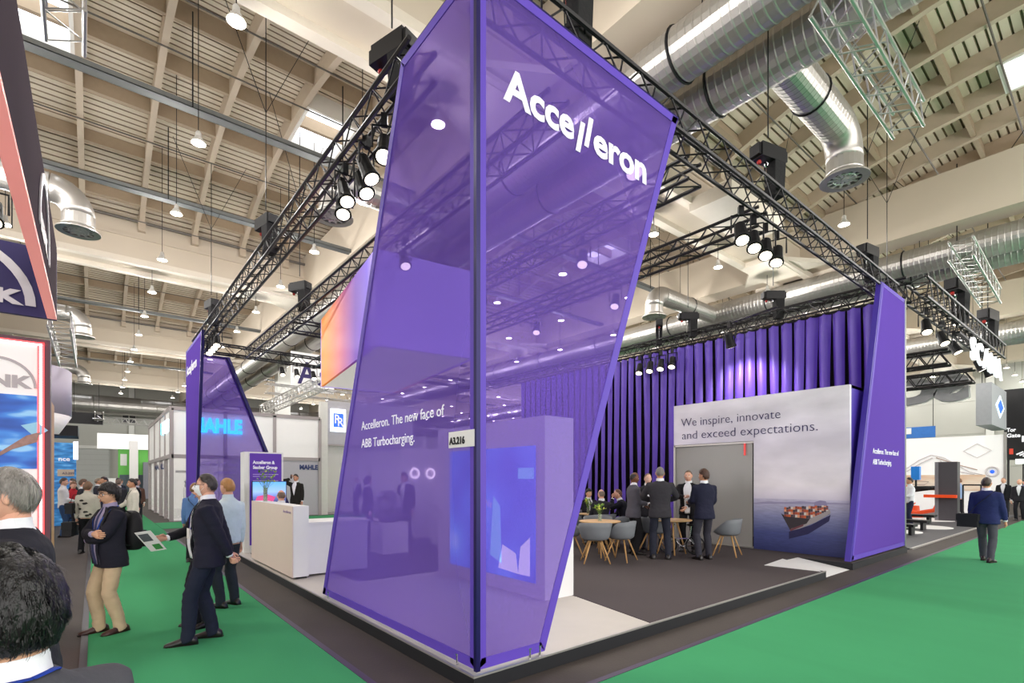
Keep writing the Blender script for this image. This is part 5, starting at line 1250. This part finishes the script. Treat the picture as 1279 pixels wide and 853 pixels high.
cr = thing('wooden_crate', 'slatted wooden crate standing behind the oak end panel', 'crate', (-.75,9.6,0))
for k in range(5): MB().box((-1.,9.4,.08+.2*k), (-.5,9.42,.23+.2*k)).build('slat', m_oak, cr); MB().box((-.52,9.42,.08+.2*k), (-.5,9.9,.23+.2*k)).build('slat', m_oak, cr)
for x in (-1.,-.55): MB().box((x,9.42,0), (x+.05,9.47,1.1)).build('post', m_oak, cr)
MB().box((-1.,9.4,1.08), (-.5,9.9,1.11)).build('lid', m_oak, cr)
# left: hanging ring sign
hs = thing('hanging_sign', 'hanging plum ring sign with glowing pink lower edge at the upper left', 'sign', (-2.5,7,4.6))
m_navy = mat('indigo_sign_cloth', '#3a3266', .6, var=.04, emit='#3a3266', es=.1); m_pink = mat('pink_lit_edge', '#f2a098', .4, var=0, emit='#ff9c92', es=.5); m_plum2 = mat('plum_sign_cloth', '#443840', .95, var=.05, spec=.05); m_silv = mat('silver_sign_letter', '#c9c1c6', .35, .5, var=.05, emit='#c9c1c6', es=.15)
MB().box((-.6,1.5,4.55), (-.5,11.8,5.75)).build('side_panel', m_plum2, hs); MB().box((-.62,1.5,4.5), (-.5,11.8,4.55)).build('lit_edge', m_pink, hs)
MB().box((-5,11.8,4.5), (-.5,11.9,5.68)).build('far_panel', m_navy, hs); MB().box((-5,1.5,4.55), (-4.9,11.8,5.75)).build('side_panel', m_plum2, hs); MB().box((-5,1.4,4.55), (-.5,1.5,5.75)).build('near_panel', m_plum2, hs)
arc(hs, (-1.79,11.79,4.66), .90, 1.03, 0, PI, (1,0,0), (0,-1,0), m_silv, th=.02)
text(hs, 'RENK', (-2.08,11.79,4.67), (1,0,0), (0,0,1), .30, m_silv, width=1.17, bold=.02, ext=.01)
b = MB(); arc(hs, (-.495,8.9,4.75), .74, .86, 0, PI, (0,1,0), (1,0,0), m_silv, th=.015); text(hs, 'RENK', (-.495,8.35,4.78), (0,1,0), (0,0,1), .28, m_silv, width=1.1, bold=.02)
for y in (2.5,11.2): MB().tube([(-1.,y,5.7),(-1.,y,10.8)], .012, 4).build('suspension_chain', black_metal, hs)
for k in range(3): place_spot((-1.1-.5*k,10.2,5.9), PI+.4*k, '%s silver lamp inside the hanging plum ring sign' % names[k], 0, 'lamps inside the ring sign', 1.2)
# left: white curved fascia, awning, poster
fa = thing('curved_fascia', 'white curved booth fascia above the aisle at the left', 'sign', (-2.,16,3.2))
def qc(z0, z1, r0, r1, m, nm):
    R = []
    for i in range(15):
        a = -PI/2+PI/2*i/14+.0; R.append([(-2.4+r0*math.cos(a), 17.6+r0*math.sin(a), z0), (-2.4+r1*math.cos(a), 17.6+r1*math.sin(a), z1), (-2.4+(r1-.1)*math.cos(a), 17.6+(r1-.1)*math.sin(a), z1), (-2.4+(r0-.1)*math.cos(a), 17.6+(r0-.1)*math.sin(a), z0)])
    MB().rings(R).build(nm, m, fa, True)
qc(3.35,4.5,1.95,1.95,mat('lilac_grey_fascia', '#b9b0bf', .6, var=.03),'upper_band'); qc(2.9,3.35,1.7,1.95,mat('lit_fascia', '#efeae6', .6, emit='#efeae6', es=.2),'lower_band'); MB().box((-4,17.5,0), (-1.6,18,3.1)).build('back_wall', white, fa)
truss('booth_truss', 'silver truss over the white curved booth fascia', (-.55,13.8,5.0), (-.55,18.5,5.0), truss_silver, .35, None, .022, .01)
aw = thing('awning', 'short black awning with a white tube lamp at the left', 'awning', (-.8,19.5,2.9)); MB().box((-1.6,18.9,2.95), (-.35,20.2,3.25)).build('canopy', black_metal, aw); MB().tube([(-.40,19.,2.3),(-.40,19.,2.8)], .05, 8).build('tube_lamp', mat('tube_light', '#f5f0ff', .4, emit='#efe6ff', es=4.), aw); MB().tube([(-1.2+.25*math.cos(a),19.2,2.7+.15*math.sin(a)) for a in [PI*i/8 for i in range(9)]], .03, 6).build('neon_arc', mat('tube_light', '#f5f0ff'), aw)
MB().box((-1.7,19.9,0), (-1.6,20.1,3.)).build('post', black_metal, aw)
po = thing('blue_poster', 'blue sea poster wall with a beige number plate at the left', 'sign', (-1.2,25.3,0)); MB().box((-2.6,25.3,0), (-.52,25.4,3.1)).build('panel', scr_mat('water_print', (.3,.5,.6,.7), ('#1c5c9c','#2f80c4','#4a9bd8','#8cc6ea'), .15, 2.5, (1,1,4)), po)
MB().box((-1.05,25.27,1.85), (-.58,25.3,2.1)).build('number_plate', mat('beige_plate', '#b9aa98', .6), po); text(po, 'A3.209', (-.92,25.26,1.92), (1,0,0), (0,0,1), .12, m_ink, width=.34); text(po, 'nce', (-1.03,25.29,2.42), (1,0,0), (0,0,1), .22, letter_white, width=.32, bold=.005)
# far end of the aisle
ar = thing('arrow_sign', 'black hanging direction sign with a white arrow over the far aisle', 'sign', (-.4,52,6.3)); MB().box((-1.5,52,6.05), (.55,52.12,6.95)).build('panel', black_metal, ar)
b = MB(); b.prism([(-.1,51.98,6.48),(.33,51.98,6.48),(.33,51.98,6.56),(-.1,51.98,6.56)], (0,-.01,0)); b.prism([(.15,51.98,6.75),(.42,51.98,6.52),(.15,51.98,6.29),(.24,51.98,6.29),(.5,51.98,6.52),(.24,51.98,6.75)], (0,-.01,0)); b.build('arrow', letter_white, ar)
for x in (-1.2,.3): MB().tube([(x,52.06,6.9),(x,52.06,10.9)], .02, 4).build('chain', black_metal, ar)
fb = thing('green_booth', 'far white booth with a bright green wall at the end of the left aisle', 'booth', (2.6,54,0))
m_gr = mat('bright_green_panel', '#5fae4a', .5, var=.05, emit='#5fae4a', es=.15)
MB().box((1.6,55.4,0), (5.5,55.6,4.3)).build('green_wall', m_gr, fb); MB().box((.2,55.0,4.3), (5.5,56,5.6)).build('white_fascia', mat('lit_white_fascia', '#f3f3f1', .5, emit='#f3f3f1', es=.35), fb); MB().box((2.35,54.6,0), (2.95,55.0,5.0)).build('portal_post', white, fb); MB().box((.1,54.8,0), (1.5,55.2,1.8)).build('counter', white, fb)
MB().box((1.75,55.35,2.9), (2.2,55.4,3.9)).build('white_picture', white, fb); MB().box((1.7,55.3,.6), (3.6,55.35,2.1)).build('dark_picture', mat('machine_print', '#55616b', .6, var=.5, scale=6), fb); MB().box((3.3,54.5,0), (3.9,55.,3.2)).build('machine_tower', mat('machine_grey', '#7c7c86', .5), fb)
truss('booth_truss', 'chrome ring truss over the far green booth', (.3,50,6.6), (.3,56,6.6), truss_silver, .5, None, .04, .02); truss('booth_truss', 'chrome cross truss over the far green booth', (.5,54,6.6), (6,54,6.6), truss_silver, .5, None, .04, .02)
vt = thing('wall_vent', 'dark square louvre vent on the far wall of the hall', 'vent', (2.7,62.6,8)); MB().box((2.1,62.45,7.2), (3.2,62.6,8.4)).build('frame', m_wallcol, vt)
for k in range(2): MB().box((2.15+.55*k,62.4,7.25), (2.6+.55*k,62.45,8.35)).build('louvre', mat('dark_louvre', '#4a4a4c', .6), vt)
# glazed white two storey booth behind the stand
gb = thing('glazed_booth', 'white two storey glazed booth behind the stand with cyan lit lettering', 'booth', (5.4,29,0))
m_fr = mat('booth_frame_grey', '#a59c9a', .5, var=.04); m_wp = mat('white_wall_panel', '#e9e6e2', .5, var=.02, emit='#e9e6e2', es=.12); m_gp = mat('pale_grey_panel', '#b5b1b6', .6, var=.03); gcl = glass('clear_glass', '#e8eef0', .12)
X0b, X1b, Y0b, Y1b, HB, MZ = 2.45, 8.45, 25., 35.5, 4.65, 2.6
def post(x, y, w=.14, h=HB): MB().box((x-w/2,y-w/2,0), (x+w/2,y+w/2,h)).build('post', m_fr, gb)
for x in (X0b,4.4,6.4,X1b): post(x, Y0b)
for y in (27.,29.2,32.,Y1b): post(X0b, y)
for z in (MZ, HB-.08):
    MB().box((X0b,Y0b-.07,z), (X1b,Y0b+.07,z+.16)).build('rail', m_fr, gb); MB().box((X0b-.07,Y0b,z), (X0b+.07,Y1b,z+.16)).build('rail', m_fr, gb)
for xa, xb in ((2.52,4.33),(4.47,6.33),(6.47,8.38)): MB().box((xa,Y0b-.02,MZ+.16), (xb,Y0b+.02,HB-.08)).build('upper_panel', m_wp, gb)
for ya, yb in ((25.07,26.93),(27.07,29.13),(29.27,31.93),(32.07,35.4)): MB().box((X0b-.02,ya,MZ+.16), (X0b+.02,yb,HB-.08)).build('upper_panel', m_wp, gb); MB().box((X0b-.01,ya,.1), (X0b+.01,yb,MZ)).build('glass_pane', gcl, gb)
MB().box((2.52,Y0b-.01,.1), (4.33,Y0b+.01,MZ)).build('glass_pane', gcl, gb)
for xa, xb in ((4.47,6.33),(6.47,8.38)): MB().box((xa,Y0b-.03,.02), (xb,Y0b+.03,MZ)).build('lower_panel', m_gp, gb)
MB().box((4.2,25.5,0), (4.3,35,MZ)).build('inner_wall', m_wp, gb); MB().box((2.5,34.9,0), (8.4,35.,HB)).build('rear_wall', m_wp, gb); MB().box((2.5,25,0), (4.3,35,.05)).build('booth_floor', white, gb)
m_cy = mat('cyan_lit_letter', '#20d8ff', .4, var=0, emit='#18d4ff', es=4.); m_nv = mat('navy_print', '#2b3768', .6, var=0)
text(gb, 'MAHLE', (3.15,24.92,3.74), (1,0,0), (0,0,1), .82, m_cy, width=1.88, bold=.035, ext=.03)
text(gb, 'MAHLE', (7.5,24.96,2.2), (1,0,0), (0,0,1), .30, m_nv, width=.85, bold=.015); text(gb, 'MAHLE', (2.43,32.4,2.2), (0,-1,0), (0,0,1), .34, m_nv, width=5.4, bold=.01)
MB().box((2.33,25.3,3.72), (2.42,27.6,4.22)).build('lit_name_box', mat('lit_name_box', '#e8f8ff', .4, emit='#dff6ff', es=1.2), gb); MB().box((2.32,27.5,3.72), (2.42,27.7,4.22)).build('lit_name_edge', m_cy, gb)
for k in range(4): MB().box((4.14,33.,.75+.42*k), (4.2,34.4,1.05+.42*k)).build('picture_tile', mat('tile_print', '#6d6a70', .6, var=.6, scale=4), gb); 
for p in ([(4.15,31.8,.95),(4.15,30.,1.35),(4.15,28.6,1.5),(4.15,29.6,1.2),(4.15,31.,1.0)], [(4.15,28.4,1.0),(4.15,27.,1.3),(4.15,26.,1.6),(4.15,26.6,1.2),(4.15,27.8,.95)]): MB().prism(p, (-.02,0,0)).build('blue_swoosh', mat('swoosh_blue', '#3f4fa8', .5), gb)
for y in (26.3,27.7,30.2): MB().box((3.5,y,.05), (3.8,y+.35,1.3)).build('exhibit_stand', white, gb); MB().lathe([(.05,1.3),(.13,1.36),(.1,1.55),(.16,1.62),(.05,1.7)], 10, (3.65,y+.17,0)).build('exhibit', m_cast, gb)
MB().box((2.6,25.02,2.0), (3.2,25.06,2.1)).build('door_closer', m_fr, gb)
# next booth with the lit square emblem
rb = thing('emblem_booth', 'grey booth with a lit blue and white square emblem beside the front tower', 'booth', (9.5,25.5,0))
MB().box((8.5,25.,0), (8.85,25.3,5.5)).build('corner_column', mat('ivory_column', '#d6d3cc', .5), rb); MB().box((8.85,25.05,3.45), (13.5,25.35,5.6)).build('upper_wall', mat('cool_grey_wall', '#a9a6ab', .6), rb); MB().box((8.85,25.5,.1), (13.5,25.6,3.45)).build('lace_curtain', mat('lace_curtain', '#d3ccc4', .8, var=.25, scale=9, stretch=(6,1,1)), rb)
MB().box((8.85,25.1,.1), (13.5,25.12,3.45)).build('glass_pane', gcl, rb); MB().box((8.85,25.05,0), (13.5,25.2,.1)).build('sill', m_fr, rb); MB().box((8.85,25.05,3.38), (13.5,25.2,3.46)).build('rail', m_fr, rb)
b = MB(); b.box((8.98,24.93,4.08), (9.72,25.05,5.2)); b.build('lit_plate', mat('lit_plate', '#f2f7ff', .4, emit='#eef4ff', es=1.3), rb)
m_rb = mat('blue_emblem', '#2a62d8', .4, emit='#2a62d8', es=.8); MB().box((9.10,24.92,4.3), (9.60,24.93,4.98)).build('emblem_field', m_rb, rb)
text(rb, 'R', (9.13,24.915,4.50), (1,0,0), (0,0,1), .60, letter_white, width=.30, bold=.01, name='emblem_letter'); text(rb, 'R', (9.28,24.912,4.36), (1,0,0), (0,0,1), .60, letter_white, width=.30, bold=.01, name='emblem_letter')
wt = thing('white_truss_lights', 'pale truss with dark lamps over the glazed booth', 'truss', (6,23.5,5.6)); truss('booth_truss', 'pale truss with dark lamps, slanting up over the glazed booth', at(330,512,z=5.6), at(404,478,z=5.6), truss_silver, .45, None, .03, .014)
bpy.data.objects.remove(wt)
hb = thing('hall_banner', 'white hanging banner reading A3 beyond the glazed booth', 'sign', (9.8,31,7.2)); p = at(364,460,d=26); MB().box((p.x,p.y,p.z-1.1), (p.x+2.2,p.y+.08,p.z+.9)).build('cloth', white, hb); text(hb, 'A3', (p.x+.35,p.y-.02,p.z-.7), (1,0,0), (0,0,1), 1.6, m_ink, width=1.5, bold=.03)
for x in (.2,2.0): MB().tube([(p.x+x,p.y+.04,p.z+.9),(p.x+x,p.y+.04,11.)], .015, 4).build('wire', black_metal, hb)
hcx = MB().box((9.6,36.6,0), (10.4,37.4,9.4)).build('hall_column', m_wallcol, ceil)
# ---- right: white excavator wall, robot, benches
ew = thing('excavator_wall', 'white booth wall with a faint excavator drawing at the far right', 'wall', (34.1,7,0))
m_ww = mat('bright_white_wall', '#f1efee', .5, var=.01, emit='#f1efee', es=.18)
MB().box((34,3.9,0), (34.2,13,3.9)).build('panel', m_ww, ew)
MB().box((33.97,4.6,1.15), (34,9.,1.95)).build('landscape_print', scr_mat('landscape', (.3,.45,.6,.75), ('#a08478','#d8b698','#e6d6c4','#b8a4a0'), .1, 1.2, (1,.5,2)), ew)
m_line = mat('grey_line_art', '#d2cccd', .6); m_ln2 = mat('brown_line_art', '#b8a297', .6)
for pts, m in (([(33.97,7.9,2.2),(33.97,7.2,2.75),(33.97,6.7,3.0),(33.97,6.2,2.85),(33.97,5.2,2.1),(33.97,4.7,1.95)], m_line), ([(33.97,7.75,2.15),(33.97,7.1,2.6),(33.97,6.65,2.85)], m_line), ([(33.97,6.5,2.85),(33.97,5.6,2.45),(33.97,4.9,2.2)], m_ln2), ([(33.97,6.35,2.7),(33.97,5.9,2.2),(33.97,5.0,1.97)], m_line), ([(33.97,8.2,1.5),(33.97,7.0,1.42),(33.97,6.8,1.6),(33.97,7.9,1.7)], m_ln2)):
    MB().tube(pts, .025, 5).build('drawing_line', m, ew)
b = MB(); b.tube([(33.97,5.42,3.15),(33.97,4.9,3.5),(33.97,4.38,3.15),(33.97,4.9,2.8),(33.97,5.42,3.15)], .02, 5); b.build('diamond_outline', m_line, ew); MB().torus((33.97,4.35,2.1), .22, .05, 18, 5, (1,0,0)).build('ring_drawing', m_line, ew); MB().sphere((33.97,4.35,2.1), (.02,.09,.09), 10, 6).build('ring_centre', m_rb, ew)
MB().box((33.93,8.15,2.1), (34,9.3,2.4)).build('name_plate', mat('grey_plate', '#7d7b80', .5), ew); MB().box((33.95,3.85,0), (34.1,3.95,4.0)).build('end_frame', m_trim, ew)
fd = slab('booth_floor', 'dark grey booth floor with white ring spots right of the violet tower', 'floor', [(15.6,3.5),(34,3.5),(34,13),(15.6,13)], 0, .03, mat('slate_floor', '#4b4a4e', .6, var=.08))
for i, (x, y, r, l) in enumerate([(20.2,4.95,.75,'white disc on the slate floor nearest the violet tower'),(22.8,4.75,.85,'middle white disc on the slate floor'),(27.,5.6,1.1,'far white disc on the slate floor under the robot')]):
    d = MB().lathe([(r,.03),(r,.045),(r-.02,.05)], 32).mesh('floor_disc', white); o = bpy.data.objects.new('floor_disc', d); COL.objects.link(o); o.location = (x,y,0); tag(o, l, 'disc')
slab('edge_tape', 'bright metal edging of the slate floor right of the violet tower', 'trim', [(15.6,3.44),(30,3.44),(30,3.5),(15.6,3.5)], .0, .035, m_trim)
for i, (x, y, l) in enumerate([(19.4,4.75,'nearest low black bench right of the violet tower'),(21.6,5.15,'middle low black bench right of the violet tower'),(25.,5.9,'far low black bench before the robot arm')]):
    t = thing('low_bench', l, 'bench', (x,y,.03)); L = 1.0+.5*i; MB().box((x-.25,y-L*.55,.28), (x+.25,y+L*.55,.36)).build('seat', black_metal, t)
    for a in (-1, 1): MB().box((x-.2,y+a*L*.45-.04,.03), (x+.2,y+a*L*.45+.04,.28)).build('leg', black_metal, t)
ro = thing('robot_arm', 'orange and black industrial robot arm on the far right booth', 'robot', (28.4,6.,.03)); m_or = mat('orange_robot_paint', '#f0501e', .4, var=.05)
MB().lathe([(.42,.03),(.42,.2),(.3,.3),(.28,.55)], 18, (28.4,6.3,0)).build('base', m_or, ro, True); b = MB(); b.tube([(28.4,6.3,.55),(28.4,6.6,.95),(28.4,6.5,1.25)], [.2,.17,.15], 10); b.build('lower_arm', m_or, ro, True)
b = MB(); b.tube([(28.4,6.55,1.25),(28.4,6.1,1.3),(28.4,5.6,1.35)], [.16,.13,.09], 10); b.build('upper_arm', black_metal, ro, True); MB().tube([(28.4,5.6,1.35),(28.4,5.3,1.36)], [.1,.08], 10).build('wrist', black_metal, ro, True); MB().sphere((28.4,6.5,1.27), .2, 12, 8).build('elbow', m_or, ro, True)
MB().box((28.3,6.,1.7), (28.6,6.3,2.3)).build('blue_tool', mat('bright_blue_plastic', '#2f8be8', .4), ro); MB().tube([(28.45,6.15,1.4),(28.45,6.15,1.75)], .04, 6).build('tool_stem', black_metal, ro)
MB().tube([(28.,6.8,.35),(27.9,6.,.25),(27.9,5.4,.4),(28,5.2,.9)], .09, 8).build('orange_bumper', m_or, ro, True)
cp = thing('dark_column', 'dark upright machine column before the white excavator wall', 'machine', (27.,4.8,.03)); MB().box((26.8,4.46,.03), (27.3,5.05,2.44)).build('body', mat('dark_machine', '#4a464b', .4, var=.05), cp); MB().box((26.78,5.05,.03), (27.3,5.17,2.44)).build('light_side', mat('machine_side', '#77747a', .4), cp); MB().box((26.6,4.46,.98), (26.8,5.5,1.1)).build('orange_arm', m_or, cp)
bx = thing('barrier_frame', 'thin black barrier frame beside the dark machine column', 'barrier', (27.6,4.2,.03))
for y in (4.4,3.85): MB().tube([(27.5,y,.03),(27.5,y,1.5)], .03, 6).build('post', black_metal, bx)
MB().tube([(27.5,4.4,1.5),(27.5,3.85,1.5)], .03, 6).build('rail', black_metal, bx)
# ---- right: ring truss with lit letters
truss('booth_truss', 'black ring truss with lit letters, running away at the right', (16.,3.5,6.55), (26.6,3.3,6.55), truss_black, .5, None, .04, .016); truss('booth_truss', 'black ring truss going left behind the violet tower', (16.,3.6,6.55), (16.,12,6.55), truss_black, .5, None, .04, .016)
truss('booth_truss', 'far upper black truss between the violet tower and the lit letters', (22.8,4.,5.95), (22.8,12,5.95), truss_black, .5, None, .05, .02); truss('booth_truss', 'far lower black truss above the grey letters', (26.4,3.9,5.75), (26.4,14,5.75), truss_black, .5, None, .05, .02)
m_litl = mat('lit_white_letter', '#ffffff', .4, var=0, emit='#f2f6ff', es=.9); m_glet = mat('grey_letter_back', '#8f8d90', .5, var=.03); m_gled = mat('pale_letter_edge', '#d8d6d4', .5)
ls = thing('lit_letter_sign', 'bright white lit company letters under the black ring truss at the right', 'sign', (23,3.2,5.2)); text(ls, 'SCANA', (20.3,3.1,5.38), (1,0,0), (0,0,1), .95, m_litl, width=5.6, bold=.015, ext=.03, spacing=1.15)
MB().box((20.2,3.3,6.15), (26.3,3.4,6.22)).build('letter_rail', black_metal, ls)
gl_ = thing('grey_letter_sign', 'large grey letters seen from behind below the far right truss', 'sign', (26.8,7,4.9)); text(gl_, 'SCANA', (26.9,4.2,5.0), (0,1,0), (0,0,1), 1.35, m_glet, width=7.2, bold=.10, ext=.08); text(gl_, 'SCANA', (26.98,4.15,4.97), (0,1,0), (0,0,1), 1.35, m_gled, width=7.3, bold=.1, ext=.02); MB().box((26.9,4.,5.62), (26.98,11.6,5.7)).build('letter_rail', white, gl_)
for i, (x, y) in enumerate([(17.2,3.5),(19.,3.5),(20.6,3.5),(24.6,3.5),(26.2,3.5)]): place_spot((x,y,6.25), 2.+.5*i, '%s dark lamp from the left under the ring truss at the right' % names[i], 0, 'lamps under the right ring truss', 1.3)
for i, (x, y) in enumerate([(20.5,3.4),(25.,3.3)]): place_hoist((x,y,6.8), 1.4, ('black chain hoist on the ring truss above the lit letters','black chain hoist at the far end of the ring truss')[i], 1.3)
gx = thing('hanging_box_sign', 'grey hanging box sign with a lit blue diamond at the right', 'sign', (32.3,4.5,5.2)); MB().box((31.9,4.1,4.25), (36.2,4.65,6.2)).build('box', mat('grey_box_cloth', '#9c9da2', .6), gx)
m_dm = mat('diamond_lit', '#e8f4ff', .4, emit='#d8ecff', es=1.4)
for nrm, c, u in (((0,-1,0),(34.05,4.09,5.25),(1,0,0)),):
    c = Vector(c); u = Vector(u); n_ = Vector(nrm)
    for s_, m in ((.55,m_dm),(.36,m_rb)): MB().prism([c+u*s_*2.2+n_*(.02 if s_ < .5 else 0), c+Vector((0,0,s_))+n_*(.02 if s_ < .5 else 0), c-u*s_*2.2+n_*(.02 if s_ < .5 else 0), c-Vector((0,0,s_))+n_*(.02 if s_ < .5 else 0)], n_*.02).build('diamond', m, gx)
MB().tube([(32.4,4.5,6.2),(32.4,4.5,11)], .02, 4).build('wire', black_metal, gx)
bn = thing('blue_banner', 'blue and white banner above the white wall beside the violet tower', 'sign', (37.5,8,4.5)); MB().box((37.4,7.2,4.15), (37.5,11,4.8)).build('cloth', mat('blue_banner_cloth', '#2e6cb8', .6, var=.15), bn); MB().box((37.37,8.3,4.4), (37.4,11,4.75)).build('white_band', white, bn)
for y in (7.3,10.9): MB().tube([(37.45,y,4.8),(37.45,y,10.9)], .02, 4).build('wire', black_metal, bn)
tg = thing('gate_sign', 'tall black direction sign reading Tor Gate 10 at the right picture edge', 'sign', (37.7,3.6,4.5)); MB().box((37.6,2.2,2.75), (37.75,4.35,6.5)).build('panel', black_metal, tg)
text(tg, 'Tor', (37.58,4.25,4.25), (0,-1,0), (0,0,1), .28, letter_white, width=.36, bold=.01); text(tg, 'Gate', (37.58,4.25,3.95), (0,-1,0), (0,0,1), .28, letter_white, width=.52, bold=.01); text(tg, '10', (37.58,3.75,3.7), (0,-1,0), (0,0,1), .42, letter_white, width=.4, bold=.02)
b = MB(); 
for k in range(4): b.obox((37.58,3.75-.12*k,3.1-.05*k), (.01,.3,.07), Matrix.Rotation(-.5, 3, 'X'))
b.build('pictogram', letter_white, tg); MB().box((37.575,4.0,3.05), (37.585,4.15,3.35)).build('pictogram', mat('red_pictogram', '#d2422c', .5), tg)
MB().tube([(37.7,4.2,0),(37.7,4.2,2.8)], .05, 8).build('post', black_metal, tg); MB().tube([(37.7,2.4,0),(37.7,2.4,2.8)], .05, 8).build('post', black_metal, tg)
dr2 = struct(MB().box((51.7,-1,0), (51.85,2.4,3.2)).build('door_2', mat('gate_grey', '#b3b5b1')))
MB().box((51.6,-1.1,3.2), (51.85,2.5,3.35)).build('door_frame', m_wallcol, dr2)
ex = thing('exit_sign', 'small lit white exit sign beside the black direction sign', 'sign', (36,3.3,2.6)); MB().box((36,3.2,2.5), (36.06,3.75,2.75)).build('box', mat('lit_exit', '#eaf6ee', .4, emit='#e2f5e8', es=1.), ex); MB().box((36.,3.45,0), (36.05,3.5,2.5)).build('post', black_metal, ex)
bake_all()
